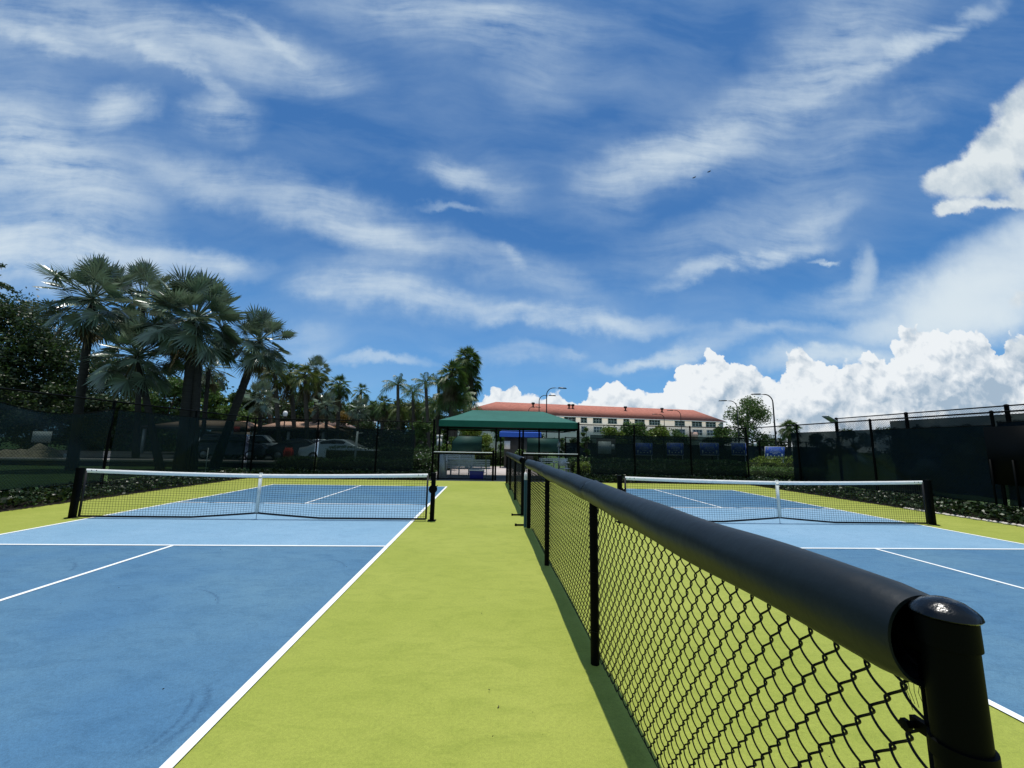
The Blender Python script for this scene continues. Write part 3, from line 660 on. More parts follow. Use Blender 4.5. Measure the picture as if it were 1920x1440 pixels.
# ------------------------------------------------------------------ perimeter fences with windscreens
def perim(name, label, p0, p1, H, posts, spans, pr=.035, bottom=.30, scr='screen', seed=0, rails=(1.,), tops=None, wires_z=None, smt=None):
    rs = np.random.default_rng(seed)
    t = thing(name, label, 'fence', p0, 0, 'high perimeter fences'); p0 = Vector(p0); p1 = Vector(p1); u = p1-p0; L = u.length; u.normalize(); nr = Vector((-u.y, u.x, 0))
    for s in posts:
        q = u*s; b = MB(); b.tube([(q.x, q.y, -.05), (q.x, q.y, H+.02)], pr, 12); b.lathe([(0, .035), (pr*.8, .02), (pr*1.15, 0), (pr*1.15, -.03)], (q.x, q.y, H+.02), 12); b.build('post', 'black', t, smooth=True)
    b = MB()
    for f in rails: b.tube([(0, 0, H*f), (u.x*L, u.y*L, H*f)], .021, 10)
    b.build('top_rail', 'black', t, smooth=True)
    b = MB(); wires(b, (0, 0, 0), (u.x*L, u.y*L, 0), .06 if wires_z is None else wires_z, H, .05, .0045); b.build('chain_link', 'blackm', t)
    for si, (a, c, zb, zt, sag, fold) in enumerate(spans):
        nx = int((c-a)*10); nz_ = 22; V = []; ph = rs.random(6)*6.28
        for i in range(nx+1):
            s = a+(c-a)*i/nx; fpost = abs(math.sin(math.pi*(s-a)/2.9))
            for j in range(nz_+1):
                f = j/nz_; z = zb+(zt-zb)*f-sag*fpost*f**3+.012*math.sin(s*5+ph[0])*(1-f)
                d = fold*(.5*math.sin(s*1.3+f*2.2+ph[1])+.35*math.sin(s*3.1-f*4.5+ph[2])+.25*math.sin(s*6+f*7+ph[3])*f)*math.sin(math.pi*min(1, f*1.02))
                d += fold*1.2*math.exp(-((s-a-(c-a)*(.75-.5*f))/.16)**2)*(f*(1-f))*4*.5
                q = u*s+nr*(.03+d+fold*.5); V.append((q.x, q.y, z))
        F = [(i*(nz_+1)+j, (i+1)*(nz_+1)+j, (i+1)*(nz_+1)+j+1, i*(nz_+1)+j+1) for i in range(nx) for j in range(nz_)]
        b = MB(); b.quads(V, F); w = b.build('windscreen', smt or scr, t, smooth=True)
        for (fz) in (0, nz_): b = MB(); b.tube([V[i*(nz_+1)+fz] for i in range(nx+1)], .012, 4); b.build('screen_hem', 'black', w)
    return t
perim('perimeter_fence', 'tall chain link fence with sagging see through windscreen along the left side', (-10.3, 18.1, 0), (-10.3, -3, 0), 2.52, [0, 3.1, 6.3, 9.4, 12.5, 15.6, 18.7], [(.1, 6.2, .42, 2.30, .0, .05), (6.4, 15.5, .38, 2.30, .22, .14), (15.7, 20.8, .38, 2.3, .1, .06)], seed=3)
perim('perimeter_fence', 'tall chain link fence behind the left court, screened in front of parked cars', (-10.2, 18.1, 0), (-2.36, 18.1, 0), 2.47, [.25, 2.87, 5.4], [(.05, 2.8, .35, 2.12, .0, .01), (2.95, 7.0, .35, 2.12, 0, .01)], seed=4)
perim('perimeter_fence', 'tall chain link fence behind the right court, screened in front of blue signs', (3.99, 18.1, 0), (11.8, 18.1, 0), 2.50, [2.55, 5.13, 7.75], [(.55, 7.7, .35, 2.05, .0, .01)], seed=5)
perim('perimeter_fence', 'tall chain link fence with nearly opaque dark windscreen along the right side', (12.1, 18.1, 0), (12.1, -3, 0), 2.52, [2.65, 5.78, 8.95, 12.1, 15.2, 18.3], [(2.2, 8.9, .36, 2.22, .0, .12), (8.95, 20.9, .36, 2.28, .0, .15)], seed=6, smt='screend')
perim('perimeter_fence', 'higher outer chain link fence beyond the right side fence', (15.6, 17.5, 0), (15.6, -3, 0), 2.98, [0, 3.1, 6.1, 9.2, 12.3], [(2.4, 20, .2, 2.72, .0, .03)], pr=.055, seed=8, smt='screend')
# gate posts and the low fences under the canopy
def low_fence(x0, x1, label):
    t = thing('low_fence', label, 'fence', (x0, 17.98, 0), 0, 'waist high fences either side of the opening'); L = x1-x0
    b = MB(); b.tube([(0, 0, 1.19), (L, 0, 1.19)], .02, 10); b.build('top_rail', 'alu', t, smooth=True)
    b = MB(); b.tube([(0, 0, 1.125), (L, 0, 1.125)], .036, 8); b.tube([(0, 0, .07), (L, 0, .07)], .02, 8); b.build('lower_rail', 'black', t, smooth=True)
    b = MB(); wires(b, (0, 0, 0), (L, 0, 0), .06, 1.18, .05, .004); b.build('chain_link', 'blackm', t)
    for x in (0, L):
        b = MB(); H = 2.55 if (x == 0 and x0 < -1) or (x > 0 and x0 > 1) else 1.26
        b.lathe([(.045, -.03), (.045, H), (.053, H), (.053, H+.02), (.03, H+.05), (0, H+.055)], (x, 0, 0), 16); b.build('gate_post', 'black', t, smooth=True)
low_fence(-2.36, .24, 'waist high chain link fence in front of the grey benches')
low_fence(1.50, 3.99, 'waist high chain link fence right of the opening under the canopy')

# ------------------------------------------------------------------ ivy and hedges (leafy ground cover)
def ivy(name, x0, x1, y0, y1, h, n, label, leaf=.075, m='ivy'):
    P = np.stack([x0+(x1-x0)*rng.random(n), y0+(y1-y0)*rng.random(n), np.zeros(n)], 1)
    ex = np.minimum(1, np.minimum((P[:, 0]-x0), (x1-P[:, 0]))/(.28*min(x1-x0, 3))); ey = 1.
    if x1-x0 > 3: ex = np.minimum(1, np.minimum(P[:, 1]-y0, y1-P[:, 1])/(.28*(y1-y0)))
    hh = h*(.45+.55*ex)*(.8+.25*np.sin(P[:, 0]*2.1)*np.sin(P[:, 1]*1.7+1))
    P[:, 2] = .02+hh*np.sqrt(rng.random(n)); P[:, 0] += .05*rng.normal(size=n); P[:, 1] += .05*rng.normal(size=n)
    b = MB(); leaves(b, P, leaf, .8, upbias=.35); return b.build(name, m, kind='stuff', label=label)
ivy('ivy', XL-1.15, XL+.02, 2, 18.2, .42, 20000, 'glossy dark ivy along the foot of the left fence')
ivy('ivy', XR-.02, XR+1.25, 2, 18.2, .42, 21000, 'glossy dark ivy along the foot of the right fence')
ivy('ivy', XL, -2.55, YB+.0, YB+.9, .45, 10000, 'dark ivy behind the baseline of the left court')
ivy('ivy', 4.25, XR, YB+.0, YB+.9, .42, 10000, 'dark ivy behind the baseline of the right court')
def hedge(label, x0, x1, y0, y1, z, h, m='hedge', dens=420, leaf=.07, wob=.06, flowers=0, group='clipped hedges around the courts', name='hedge'):
    t = thing(name, label, 'hedge', ((x0+x1)/2, (y0+y1)/2, z), 0, group); w, d = (x1-x0)/2, (y1-y0)/2
    b = MB(); b.box((0, 0, h*.45), (2*w-.16, 2*d-.16, h*.9-.1)); b.build('dark_core', 'core', t)  # solid dark box filling the hedge behind its leaves
    nt_ = int(dens*4*w*d); ns = int(dens*2*(w+d)*2*h*.8); P = []
    a = rng.random((nt_, 2))*2-1; P.append(np.stack([a[:, 0]*w, a[:, 1]*d, np.full(nt_, h)], 1))
    a = rng.random((ns, 2)); per = a[:, 0]*(2*w+2*d)*2; X = np.where(per < 2*w, per-w, np.where(per < 2*w+2*d, w, np.where(per < 4*w+2*d, 3*w+2*d-per, -w)))
    Y = np.where(per < 2*w, -d, np.where(per < 2*w+2*d, per-2*w-d, np.where(per < 4*w+2*d, d, 4*w+4*d-per-d))); P.append(np.stack([X, Y, a[:, 1]*h], 1))
    P = np.concatenate(P); P += wob*np.stack([np.sin(P[:, 0]*3+P[:, 2]*4), np.cos(P[:, 1]*4+P[:, 0]*2), np.sin(P[:, 0]*2.3+P[:, 1]*3.1)], 1)+rng.normal(size=P.shape)*.035
    q = MB(); leaves(q, P, leaf, .6); q.build('leaves', m, t)
    if flowers:
        q = MB(); F = P[rng.integers(0, len(P), flowers)]+np.array([0, 0, .03]); leaves(q, F, .09, .9); q.build('flowers', 'petal', t)
    return t
hedge('green flowering bush between screened fence and left gate post', -3.4, -2.5, 18.7, 19.8, 0, 1.0, 'hedge', flowers=60)
hedge('clipped hedge behind the windscreen of the left back fence', -9.8, -3.5, 19.6, 20.7, 0, .75, 'hedge', dens=220)
hedge('long hedge in the distance left of the gate post', -9, -2.8, 23.3, 24.2, 0, 1.25, 'hedge', dens=200)
hedge('dark hedge seen through the opening between the low fences', -1.0, 4.2, 30.4, 31.4, 0, 1.15, 'hedge', dens=200)
hedge('low hedge behind the right back windscreen', 4.4, 11.6, 19.3, 20.4, 0, .62, 'hedge', dens=240)
hedge('sunlit clipped hedge at the corner gap of the right fence', 11.7, 16.2, 18.9, 20.3, 0, .62, 'leafm', dens=380)
hedge('taller hedge row below the blue signs', 4.5, 14.5, 22.3, 23.3, 0, .85, 'hedge', dens=220)
hedge('bright rounded bush below the clear blue sign', 14.6, 16.6, 21.4, 22.6, 0, 1.0, 'leafl', dens=380, wob=.16)
hedge('narrow bright bush at the right gate post of the canopy', 4.15, 4.75, 18.9, 19.6, 0, .75, 'leafl', dens=420)

# ------------------------------------------------------------------ green canopy
t = thing('shade_canopy', 'green hip roofed canvas shade canopy on black posts', 'canopy', (.93, 19.9, 0)); w, d, ze, zr = 3.11, 1.75, 2.58, 3.19
E0 = [(-w, -d, ze), (w, -d, ze), (w, d, ze), (-w, d, ze)]; rx = 1.72
b = MB(); nxs = 24
def patch(b, A, B, C, D, n=14, sag=.035):
    V = []; A, B, C, D = map(Vector, (A, B, C, D))
    for i in range(n+1):
        for j in range(n+1):
            u_, v_ = i/n, j/n; p = (A*(1-u_)+B*u_)*(1-v_)+(D*(1-u_)+C*u_)*v_; p.z -= sag*math.sin(math.pi*v_)*(.6+.4*math.sin(u_*math.pi))+.008*math.sin(u_*22+v_*3)*math.sin(math.pi*v_); V.append(tuple(p))
    b.quads(V, [(i*(n+1)+j, (i+1)*(n+1)+j, (i+1)*(n+1)+j+1, i*(n+1)+j+1) for i in range(n) for j in range(n)])
patch(b, E0[0], E0[1], (rx, 0, zr), (-rx, 0, zr)); patch(b, E0[2], E0[3], (-rx, 0, zr), (rx, 0, zr)); patch(b, E0[1], E0[2], (rx, 0, zr), (rx, 0, zr)); patch(b, E0[3], E0[0], (-rx, 0, zr), (-rx, 0, zr))
rf = b.build('roof_canvas', 'teal', t, smooth=True)
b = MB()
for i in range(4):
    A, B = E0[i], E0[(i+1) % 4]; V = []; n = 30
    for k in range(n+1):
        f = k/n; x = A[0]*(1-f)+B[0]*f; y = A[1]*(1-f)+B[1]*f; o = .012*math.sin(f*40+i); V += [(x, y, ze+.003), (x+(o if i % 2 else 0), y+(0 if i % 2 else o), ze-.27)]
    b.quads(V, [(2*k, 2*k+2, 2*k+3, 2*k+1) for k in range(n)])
b.build('valance', 'teal_shaded', t)
for x, y in ((-w+.05, -d+.05), (-.70+.47-.35, -d+.05+.1), (.62, -d+.12), (w-.05, -d+.05), (-w+.05, d-.05), (.72, d-.05), (w-.30, d-.05), (1.75, d-.05)):
    b = MB(); b.box((x, y, 1.25), (.075, .075, 2.56)); b.build('canopy_post', 'black', t, bevel=.006)
b = MB()
for y in (-d+.05, d-.05): b.box((0, y, ze-.31), (2*w-.1, .06, .06))
for x in (-w+.05, w-.05): b.box((x, 0, ze-.31), (.06, 2*d-.1, .06))
for sx in (-1, 1):
    for sy in (-1, 1): b.tube([(sx*(w-.05), sy*(d-.05), ze-.03), (sx*rx, 0, zr-.06)], .025, 6)
b.tube([(-rx, 0, zr-.06), (rx, 0, zr-.06)], .025, 6); b.build('canopy_frame', 'black', t)
# dark green mesh panels at the back of the canopy
def mpanel(label, px0, px1, py0, py1, Y, notch=False):
    a, c = at(px0, py1, Y), at(px1, py0, Y); t = thing('mesh_panel', label, 'panel', (a.x, Y, 0), 0, 'mesh panels behind the canopy'); W_, z0, z1 = c.x-a.x, a.z, c.z
    pts = [(0, z0), (W_, z0), (W_, z1), (.28 if notch else 0, z1)]+([(0, z1-.30)] if notch else [])
    b = MB(); b.prism(pts, -.006, .006); b.build('mesh', MTP, t)
    b = MB(); L = [(x, 0, z) for x, z in pts]; L.append(L[0]); b.tube(L, .016, 5)
    for x in (0, W_): b.tube([(x, .02, 0), (x, .02, z0)], .022, 6)
    b.build('panel_frame', 'black', t)
MTP = screen_mat('panel_mesh', (.03, .085, .075), .12)
mpanel('dark green mesh panel with cut corner behind the left benches', 847, 904, 818, 846, 22.3, True)
mpanel('dark green mesh panel behind the right low fence', 988, 1047, 822, 848, 22.3)

# benches, cooler, board under the canopy
def bench(label, x, y, L, z_seat, z_b0, z_b1, m, facing=1, group='slatted benches under the canopy', nslat=4):
    t = thing('bench', label, 'bench', (x, y, 0), 0, group); b = MB()
    for k in range(3): b.box((0, facing*(.10+.13*k), z_seat), (L, .11, .03))
    b.build('seat', m, t, bevel=.004); b = MB()
    h = (z_b1-z_b0)/nslat
    for k in range(nslat): b.box((0, -facing*(.02+.015*k), z_b0+h*(k+.5)), (L, .022, h*.78))
    b.build('backrest', m, t, bevel=.004)
    for s in (-.42, .0, .42):
        b = MB(); b.tube([(s*L, -facing*.06, 0), (s*L, -facing*.0, z_b0), (s*L, -facing*.05, z_b1-.02)], .028, 4); b.tube([(s*L, facing*.36, 0), (s*L, facing*.34, z_seat-.016), (s*L, 0, z_seat-.02)], .024, 4); b.build('leg', m, t)
    return t
q0, q1 = at(838, 880, 19.2), at(919, 866, 19.2)
bench('grey aluminium slatted bench turned away, blue cooler at its feet', (q0.x+q1.x)/2, 19.3, q1.x-q0.x, .45, .50, .86, 'alu')
q0, q1 = at(833, 866, 21.2), at(890, 852, 21.2)
bench('white slatted bench in sunlight behind the grey bench', (q0.x+q1.x)/2, 21.3, q1.x-q0.x, .62, q0.z+.05, q1.z, 'white', -1)
q0, q1 = at(1012, 870, 20.6), at(1066, 863, 20.6)
bench('white slatted bench behind the right low fence', (q0.x+q1.x)/2, 20.8, q1.x-q0.x, .72, .78, .93, 'white', -1, nslat=2)
q = at(893.5, 898, 18.7)
t = thing('cooler_box', 'dark blue cooler with pale lid on the slab by the grey bench', 'cooler', (q.x, 18.75, .012))
b = MB(); b.poly([(-.29, -.18, 0), (.29, -.18, 0), (.29, .18, 0), (-.29, .18, 0), (-.33, -.21, .36), (.33, -.21, .36), (.33, .21, .36), (-.33, .21, .36)], [(0, 3, 2, 1), (4, 5, 6, 7), (0, 1, 5, 4), (1, 2, 6, 5), (2, 3, 7, 6), (3, 0, 4, 7)]); b.build('tub', 'coolb', t, bevel=.02)
b = MB(); b.box((0, 0, .385), (.68, .44, .05)); b.build('lid', 'white', t, bevel=.015)
for s in (-1, 1): b = MB(); b.tube([(s*.33, -.1, .30), (s*.38, -.1, .28), (s*.38, .1, .28), (s*.33, .1, .30)], .012, 6); b.build('handle', 'white', t)
t = thing('leaning_board', 'pale grey board leaning by the left gate post', 'board', (-2.02, 18.55, .01))
b = MB(); b.poly([(-.20, 0, 0), (.26, 0, 0), (.20, .0, .45), (.10, .22, 1.12), (-.20, .22, 1.12), (-.20, .02, 0), (.26, .02, 0), (.20, .02, .45), (.10, .24, 1.12), (-.20, .24, 1.12)], [(0, 1, 2, 3, 4), (9, 8, 7, 6, 5), (0, 5, 6, 1), (1, 6, 7, 2), (2, 7, 8, 3), (3, 8, 9, 4), (4, 9, 5, 0)]); b.build('sheet', 'alu', t)
b = MB(); b.tube([(-.1, .25, 0), (-.1, .24, 1.0)], .02, 5); b.build('prop', 'black', t)
q = at(911, 872, 18.2); b = MB()
for k in range(46): z = .50+k*.0125; b.box((.03*math.sin(k*1.9), .02*math.cos(k*2.3), z), (.05+.02*math.sin(k), .02, .014), k)
b.build('hanging_tie', 'leafl', loc=(q.x, 18.06, 0), label='tuft of bright green ribbon tied on the low fence', cat='ribbon')
q = at(824, 828, 20.6); t = thing('notice_board', 'white notice on a pole behind the left gate post', 'sign', (q.x, 20.6, 0))
b = MB(); b.box((0, 0, 1.62), (.26, .02, .36)); b.box((0, 0, 1.90), (.30, .03, .16)); b.build('panel', 'white', t); b = MB(); b.tube([(0, .03, 0), (0, .03, 1.9)], .02, 6); b.build('pole', 'black', t)
q = at(1060, 893, 20); t = thing('folding_chair', 'pale folding chair beside the right canopy post', 'chair', (q.x, 20.2, 0), R(20))
b = MB(); b.box((0, 0, .45), (.42, .4, .03)); b.build('seat', 'white', t); b = MB(); b.box((0, .2, .72), (.42, .02, .3)); b.build('backrest', 'white', t)
for sx in (-1, 1):
    for sy in (-1, 1): b = MB(); b.tube([(sx*.19, sy*.17, .44), (sx*.2, sy*.22, 0)], .012, 5); b.build('leg', 'alu', t)
q = at(1056, 830, 19.6); b = MB(); b.tube([(0, 0, 0), (0, 0, 1.9)], .03, 8); b.box((0, -.02, 1.6), (.16, .05, .22)); b.build('utility_post', 'alu', loc=(q.x, 20.9, 0), label='slim grey post standing behind the right low fence', cat='post')

# small blue awning pavilion further back
a, c = at(936, 812, 29), at(1012, 812, 29)
t = thing('blue_pavilion', 'small pavilion with bright blue awning seen under the green canopy', 'pavilion', ((a.x+c.x)/2, 29, 0)); w = (c.x-a.x)/2; zt = a.z+.05
b = MB(); b.poly([(-w, -.9, zt), (w, -.9, zt), (w-.3, .6, zt+.30), (-w+.3, .6, zt+.30)], [(0, 1, 2, 3)]); b.poly([(-w, -.9, zt), (w, -.9, zt), (w, -.9, zt-.32), (-w, -.9, zt-.32)], [(0, 1, 2, 3)]); b.poly([(-w, -.9, zt), (-w+.3, .6, zt+.3), (-w+.3, .6, zt-.2), (-w, -.9, zt-.32)], [(0, 1, 2, 3)]); b.build('awning', 'blueaw', t)
for x in (-w+.1, -.1, .1, w-.1): b = MB(); b.box((x, -.8, zt/2-.15), (.08, .08, zt-.3)); b.build('pavilion_post', 'black', t)
b = MB(); b.box((-w+.55, -.6, 1.55), (.42, .02, .55)); b.build('notice', 'white', t); b = MB(); b.box((.0, .5, 1.2), (2*w-.8, .08, 2.4)); b.build('back_wall', 'shadewall', t)

# ------------------------------------------------------------------ far building
PHI = R(9.5); BU = Vector((math.cos(PHI), math.sin(PHI), 0)); BN = Vector((-BU.y, BU.x, 0)); B0 = Vector((15, 100, 0))
def bat(px, py, back=0.):
    v = ray(px, py); t_ = (BN.dot(B0)+back)/(BN.x*v.x+BN.y*v.y); p = v*t_; d_ = p-B0; return BU.dot(d_), p.z+CAMH
w0 = bat(860, 780)[0]; w1_, _ = bat(1356, 792); ze = bat(1120, 783)[1]; D = 16; zr = bat(1100, 760.5, 8)[1]
t = thing('hotel_building', 'long cream three storey building with red tiled hip roof', 'building', B0, PHI)
b = MB(); b.box(((w0+w1_)/2, D/2, ze/2), (w1_-w0, D, ze)); b.build('wall', 'wall', t)
b = MB(); o = .7; hr = w1_-bat(1300, 770, 8)[0]; hl = bat(930, 756, 8)[0]-w0
V = [(w0-o, -o, ze), (w1_+o, -o, ze), (w1_+o, D+o, ze), (w0-o, D+o, ze), (w0+hl, D/2, zr), (w1_-hr, D/2, zr)]
b.poly(V, [(0, 1, 5, 4), (1, 2, 5), (2, 3, 4, 5), (3, 0, 4), (0, 3, 2, 1)]); rf = b.build('roof', 'rooft', t)
b = MB(); b.box(((w0+w1_)/2, -o-.02, ze-.10), (w1_-w0+2*o, .12, .22)); b.build('eaves', 'frame', t)
for px in (998, 1065, 1072, 1170, 1238):
    qx = bat(px, 765, 6.0)[0]; b = MB(); b.lathe([(.2, -1.2), (.2, -.1), (.4, .0), (.5, .25), (.35, .5), (0, .55)], (qx, 5.2, zr-.55), 10); b.build('roof_vent', 'lamp', rf)
def win(px0, px1, zc, h, n):
    xa = bat(px0, 787)[0]; xb = bat(px1, 787)[0]; W_ = xb-xa; xm = (xa+xb)/2
    b = MB(); b.box((xm, -.03, zc+h/2+.04), (W_+.2, .14, .12)); b.box((xm, -.05, zc-h/2-.04), (W_+.3, .2, .12))
    for k in range(n+1): b.box((xm-W_/2+W_*k/n, -.03, zc), (.16, .12, h-.02))
    b.box((xm, -.025, zc), (W_, .08, .09)); f = b.build('window', 'frame', t)
    b = MB(); b.box((xm, .0, zc), (W_-.04, .04, h)); b.build('pane', 'glass', f)
zw1 = bat(1150, 789.5)[1]; zw2 = bat(1310, 811)[1]
for p in [(1034,1048,3),(1058,1079,3),(1089,1100,2),(1112,1128,3),(1140,1156,3),(1169,1179,2),(1190,1208,3),(1217,1237,4),(1265,1283,3),(1297,1315,3),(1323,1341,3),(960,975,3),(990,1005,3)]:
    win(p[0], p[1], zw1, 1.35, p[2]); win(p[0]+1, p[1], zw2, 1.35, p[2])
qx = bat(1299, 808)[0]
b = MB(); b.box((0, -.5, 5.05), (1.6, 1.0, 1.7)); b.box((0, -.52, 4.1), (1.9, 1.1, .2)); b.build('bay_balcony', 'pink', t, loc=(qx, 0, 0))

# ------------------------------------------------------------------ lamps
def street_lamp(label, px, py, Y, arm, side, r=.07, group='tall black court lights'):
    q = at(px, py, Y); t = thing('court_light', label, 'lamp post', (q.x, Y, 0), 0, group); H = q.z; rr = arm*.45
    b = MB(); b.tube([(0, 0, 0), (0, 0, H*.5), (0, 0, H-rr)], [r, r*.85, r*.7], 10)
    b.tube([(side*(rr-rr*math.cos(a)), 0, H-rr+rr*math.sin(a)) for a in np.linspace(0, math.pi/2, 9)]+[(side*(arm*.75), 0, H)], r*.62, 8); b.build('pole', 'lamp', t, smooth=True)
    b = MB(); b.poly([(side*arm*.7, -.16, H-.03), (side*arm*1.25, -.16, H-.05), (side*arm*1.25, .16, H-.05), (side*arm*.7, .16, H-.03), (side*arm*.75, -.12, H+.07), (side*arm*1.2, -.1, H+.04), (side*arm*1.2, .1, H+.04), (side*arm*.75, .12, H+.07)], [(0, 3, 2, 1), (4, 5, 6, 7), (0, 1, 5, 4), (1, 2, 6, 5), (2, 3, 7, 6), (3, 0, 4, 7)]); b.build('lamp_head', 'lamp', t)
    b = MB(); b.box((0, -.06, 3.2), (.16, .1, .28)); b.build('junction_box', 'lamp', t)
street_lamp('tallest black court light left of centre, its arm pointing right', 1025, 727, 40, 1.6, 1)
street_lamp('second black court light just left of the tallest, arm pointing right', 1011, 741, 48, 1.6, 1)
street_lamp('low far court light peeking over the green canopy', 991, 763, 62, 1.5, 1)
street_lamp('distant court light, left one of the pair before the building', 1245, 777, 66, 1.6, -1)
street_lamp('distant court light, right one of the pair before the building', 1276, 770, 58, 1.6, -1)
street_lamp('black court light in front of the bushy right tree, arm pointing left', 1381, 752, 46, 1.7, -1)
street_lamp('tall near court light right of the bushy tree, arm pointing left', 1448, 740, 38, 1.7, -1, .085)
q = at(1555, 785, 17.4); t = thing('flood_light', 'flat flood light head tilted up by the outer fence corner', 'light', (15.45, 17.4, 2.55))
b = MB(); dq = q.x-15.45; b.tube([(0, 0, -.2), (0, 0, .2), (dq*.3, 0, .24)], .03, 6); b.build('bracket', 'black', t)
b = MB(); b.poly([(dq*.2, -.2, .27), (dq*1.7, -.2, .52), (dq*1.7, .2, .52), (dq*.2, .2, .27), (dq*.2, -.16, .33), (dq*1.7, -.16, .55), (dq*1.7, .16, .55), (dq*.2, .16, .33)], [(0, 3, 2, 1), (4, 5, 6, 7), (0, 1, 5, 4), (1, 2, 6, 5), (2, 3, 7, 6), (3, 0, 4, 7)]); b.build('lamp_head', 'alu', t)
for px, py, Y, lab in ((535, 776, 33, 'post lantern with white globe among the palm trunks'), (702, 794, 34, 'post lantern with white globe showing above the back fence')):
    q = at(px, py, Y); t = thing('post_lantern', lab, 'lamp post', (q.x, Y, .2), 0, 'post lanterns'); h = q.z-.2
    b = MB(); b.lathe([(.09, 0), (.06, .5), (.045, .6), (.04, h-.25), (.10, h-.2), (.03, h-.18)], sides=10); b.build('pole', 'lamp', t, smooth=True)
    b = MB(); b.lathe([(0, h-.20), (.12, h-.18), (.17, h-.02), (.16, h+.12), (.08, h+.22), (0, h+.25)], sides=12); b.build('globe', 'globe', t, smooth=True)
    b = MB(); b.lathe([(.08, h+.22), (.03, h+.3), (0, h+.38)], sides=8); b.build('finial', 'lamp', t)

# ------------------------------------------------------------------ signs behind the right court
def blue_sign(label, px0, px1, py0, py1, Y, shear=0.):
    a, c = at(px0, py1, Y), at(px1, py0, Y); W_, H_ = c.x-a.x, c.z-a.z; t = thing('court_sign', label, 'sign', ((a.x+c.x)/2, Y, a.z), 0, 'blue printed signs on the far fence')
    sh = shear*W_
    b = MB(); b.poly([(-W_/2+sh, -.01, 0), (W_/2+sh, -.01, 0), (W_/2-sh, -.01, H_), (-W_/2-sh, -.01, H_), (-W_/2+sh, .01, 0), (W_/2+sh, .01, 0), (W_/2-sh, .01, H_), (-W_/2-sh, .01, H_)], [(0, 1, 2, 3), (7, 6, 5, 4), (0, 4, 5, 1), (1, 5, 6, 2), (2, 6, 7, 3), (3, 7, 4, 0)]); p = b.build('panel', 'signb', t)
    b = MB(); P = [(-W_/2+sh, 0, 0), (W_/2+sh, 0, 0), (W_/2-sh, 0, H_), (-W_/2-sh, 0, H_), (-W_/2+sh, 0, 0)]; b.tube(P, .018, 4); b.build('border', 'white', p)
    b = MB(); rs = random.Random(4)
    for row, (fz, half, hh) in enumerate(((.88, .22, .05), (.74, .20, .045), (.63, .24, .045), (.52, .27, .045), (.40, .12, .05))):
        x = -half
        while x < half: wd = rs.uniform(.012, .032); xx = (x+wd/2)*W_+sh*(1-2*fz); b.box((xx, -.013, fz*H_), (wd*W_*.8, .004, hh*H_)); x += wd+.006
    for sx in (-1, 1):
        b.poly([(sx*.42*W_+sh*(1-1.6), -.014, .93*H_), (sx*.32*W_+sh*(1-1.6), -.014, .93*H_), (sx*.36*W_+sh*(1-1.6), -.014, .72*H_), (sx*.40*W_+sh*(1-1.6), -.014, .74*H_)], [(0, 1, 2, 3)])
        b.poly([(sx*.42*W_+sh*.3, -.014, .40*H_), (sx*.32*W_+sh*.3, -.014, .40*H_), (sx*.365*W_+sh*.3, -.014, .12*H_), (sx*.385*W_+sh*.3, -.014, .12*H_)], [(0, 1, 2, 3)])
    for fx in (-.2, 0, .2): b.lathe([(0, -.015), (.05*H_, -.015)], (fx*W_+sh*.6, 0, .22*H_), 10, 'y')
    b.build('printed_marks', 'white', p)
    b = MB()
    for x in ((W_/2+sh-.06),): b.tube([(x, .03, -a.z), (x, .03, .1)], .02, 6)
    b.build('sign_post', 'alu', t)
blue_sign('clear blue and white sign tilted sideways at the corner gap', 1435, 1470, 838, 859, 24, -.035)
for (p0, p1, lab) in ((1192, 1223, 'first blue sign from the left behind the right back windscreen'), (1251, 1281, 'second blue sign from the left behind the right back windscreen'), (1313, 1347, 'third blue sign from the left behind the right back windscreen'), (1372, 1398, 'rightmost blue sign behind the right back windscreen')):
    blue_sign(lab, p0, p1, 831, 853, 24)
q = at(1148, 845, 23); t = thing('bulletin_board', 'pale bulletin board with papers behind the right windscreen', 'notice board', (q.x, 24.2, 0))
b = MB(); b.box((0, 0, 1.55), (1.15, .05, .95)); b.build('board', 'shadewall', t); b = MB(); b.box((-.1, -.035, 1.5), (.78, .008, .72)); b.build('paper', 'white', t); b = MB(); b.box((.40, -.036, 1.55), (.2, .008, .3)); b.build('paper', 'white', t)
for x in (-.5, .5): b = MB(); b.tube([(x, .03, 0), (x, .03, 2.05)], .03, 6); b.build('leg', 'black', t)
q = at(1285, 848, 26); b = MB(); b.lathe([(0, .0), (.2, 0), (.24, .75), (.27, .76), (.27, .82), (0, .86)], sides=14); b.build('litter_bin', 'alu', loc=(q.x, 25.2, 0), smooth=True, label='small grey litter bin between two blue signs', cat='bin')
q = at(1416, 833, 24); b = MB(); b.box((0, 0, 0), (.16, .02, .22)); b.build('small_notice', 'white', loc=(q.x, 24, q.z), label='small white notice left of the clear blue sign', cat='notice')
# inner dark fence where the signs hang
perim('sign_fence', 'dark screened fence in the distance carrying the blue signs', (4.6, 24.35, 0), (21, 24.35, 0), 2.05, [0, 3, 6, 9, 12, 15], [(0, 16.3, .1, 1.75, 0, .01)], smt='screend', wires_z=1.7)
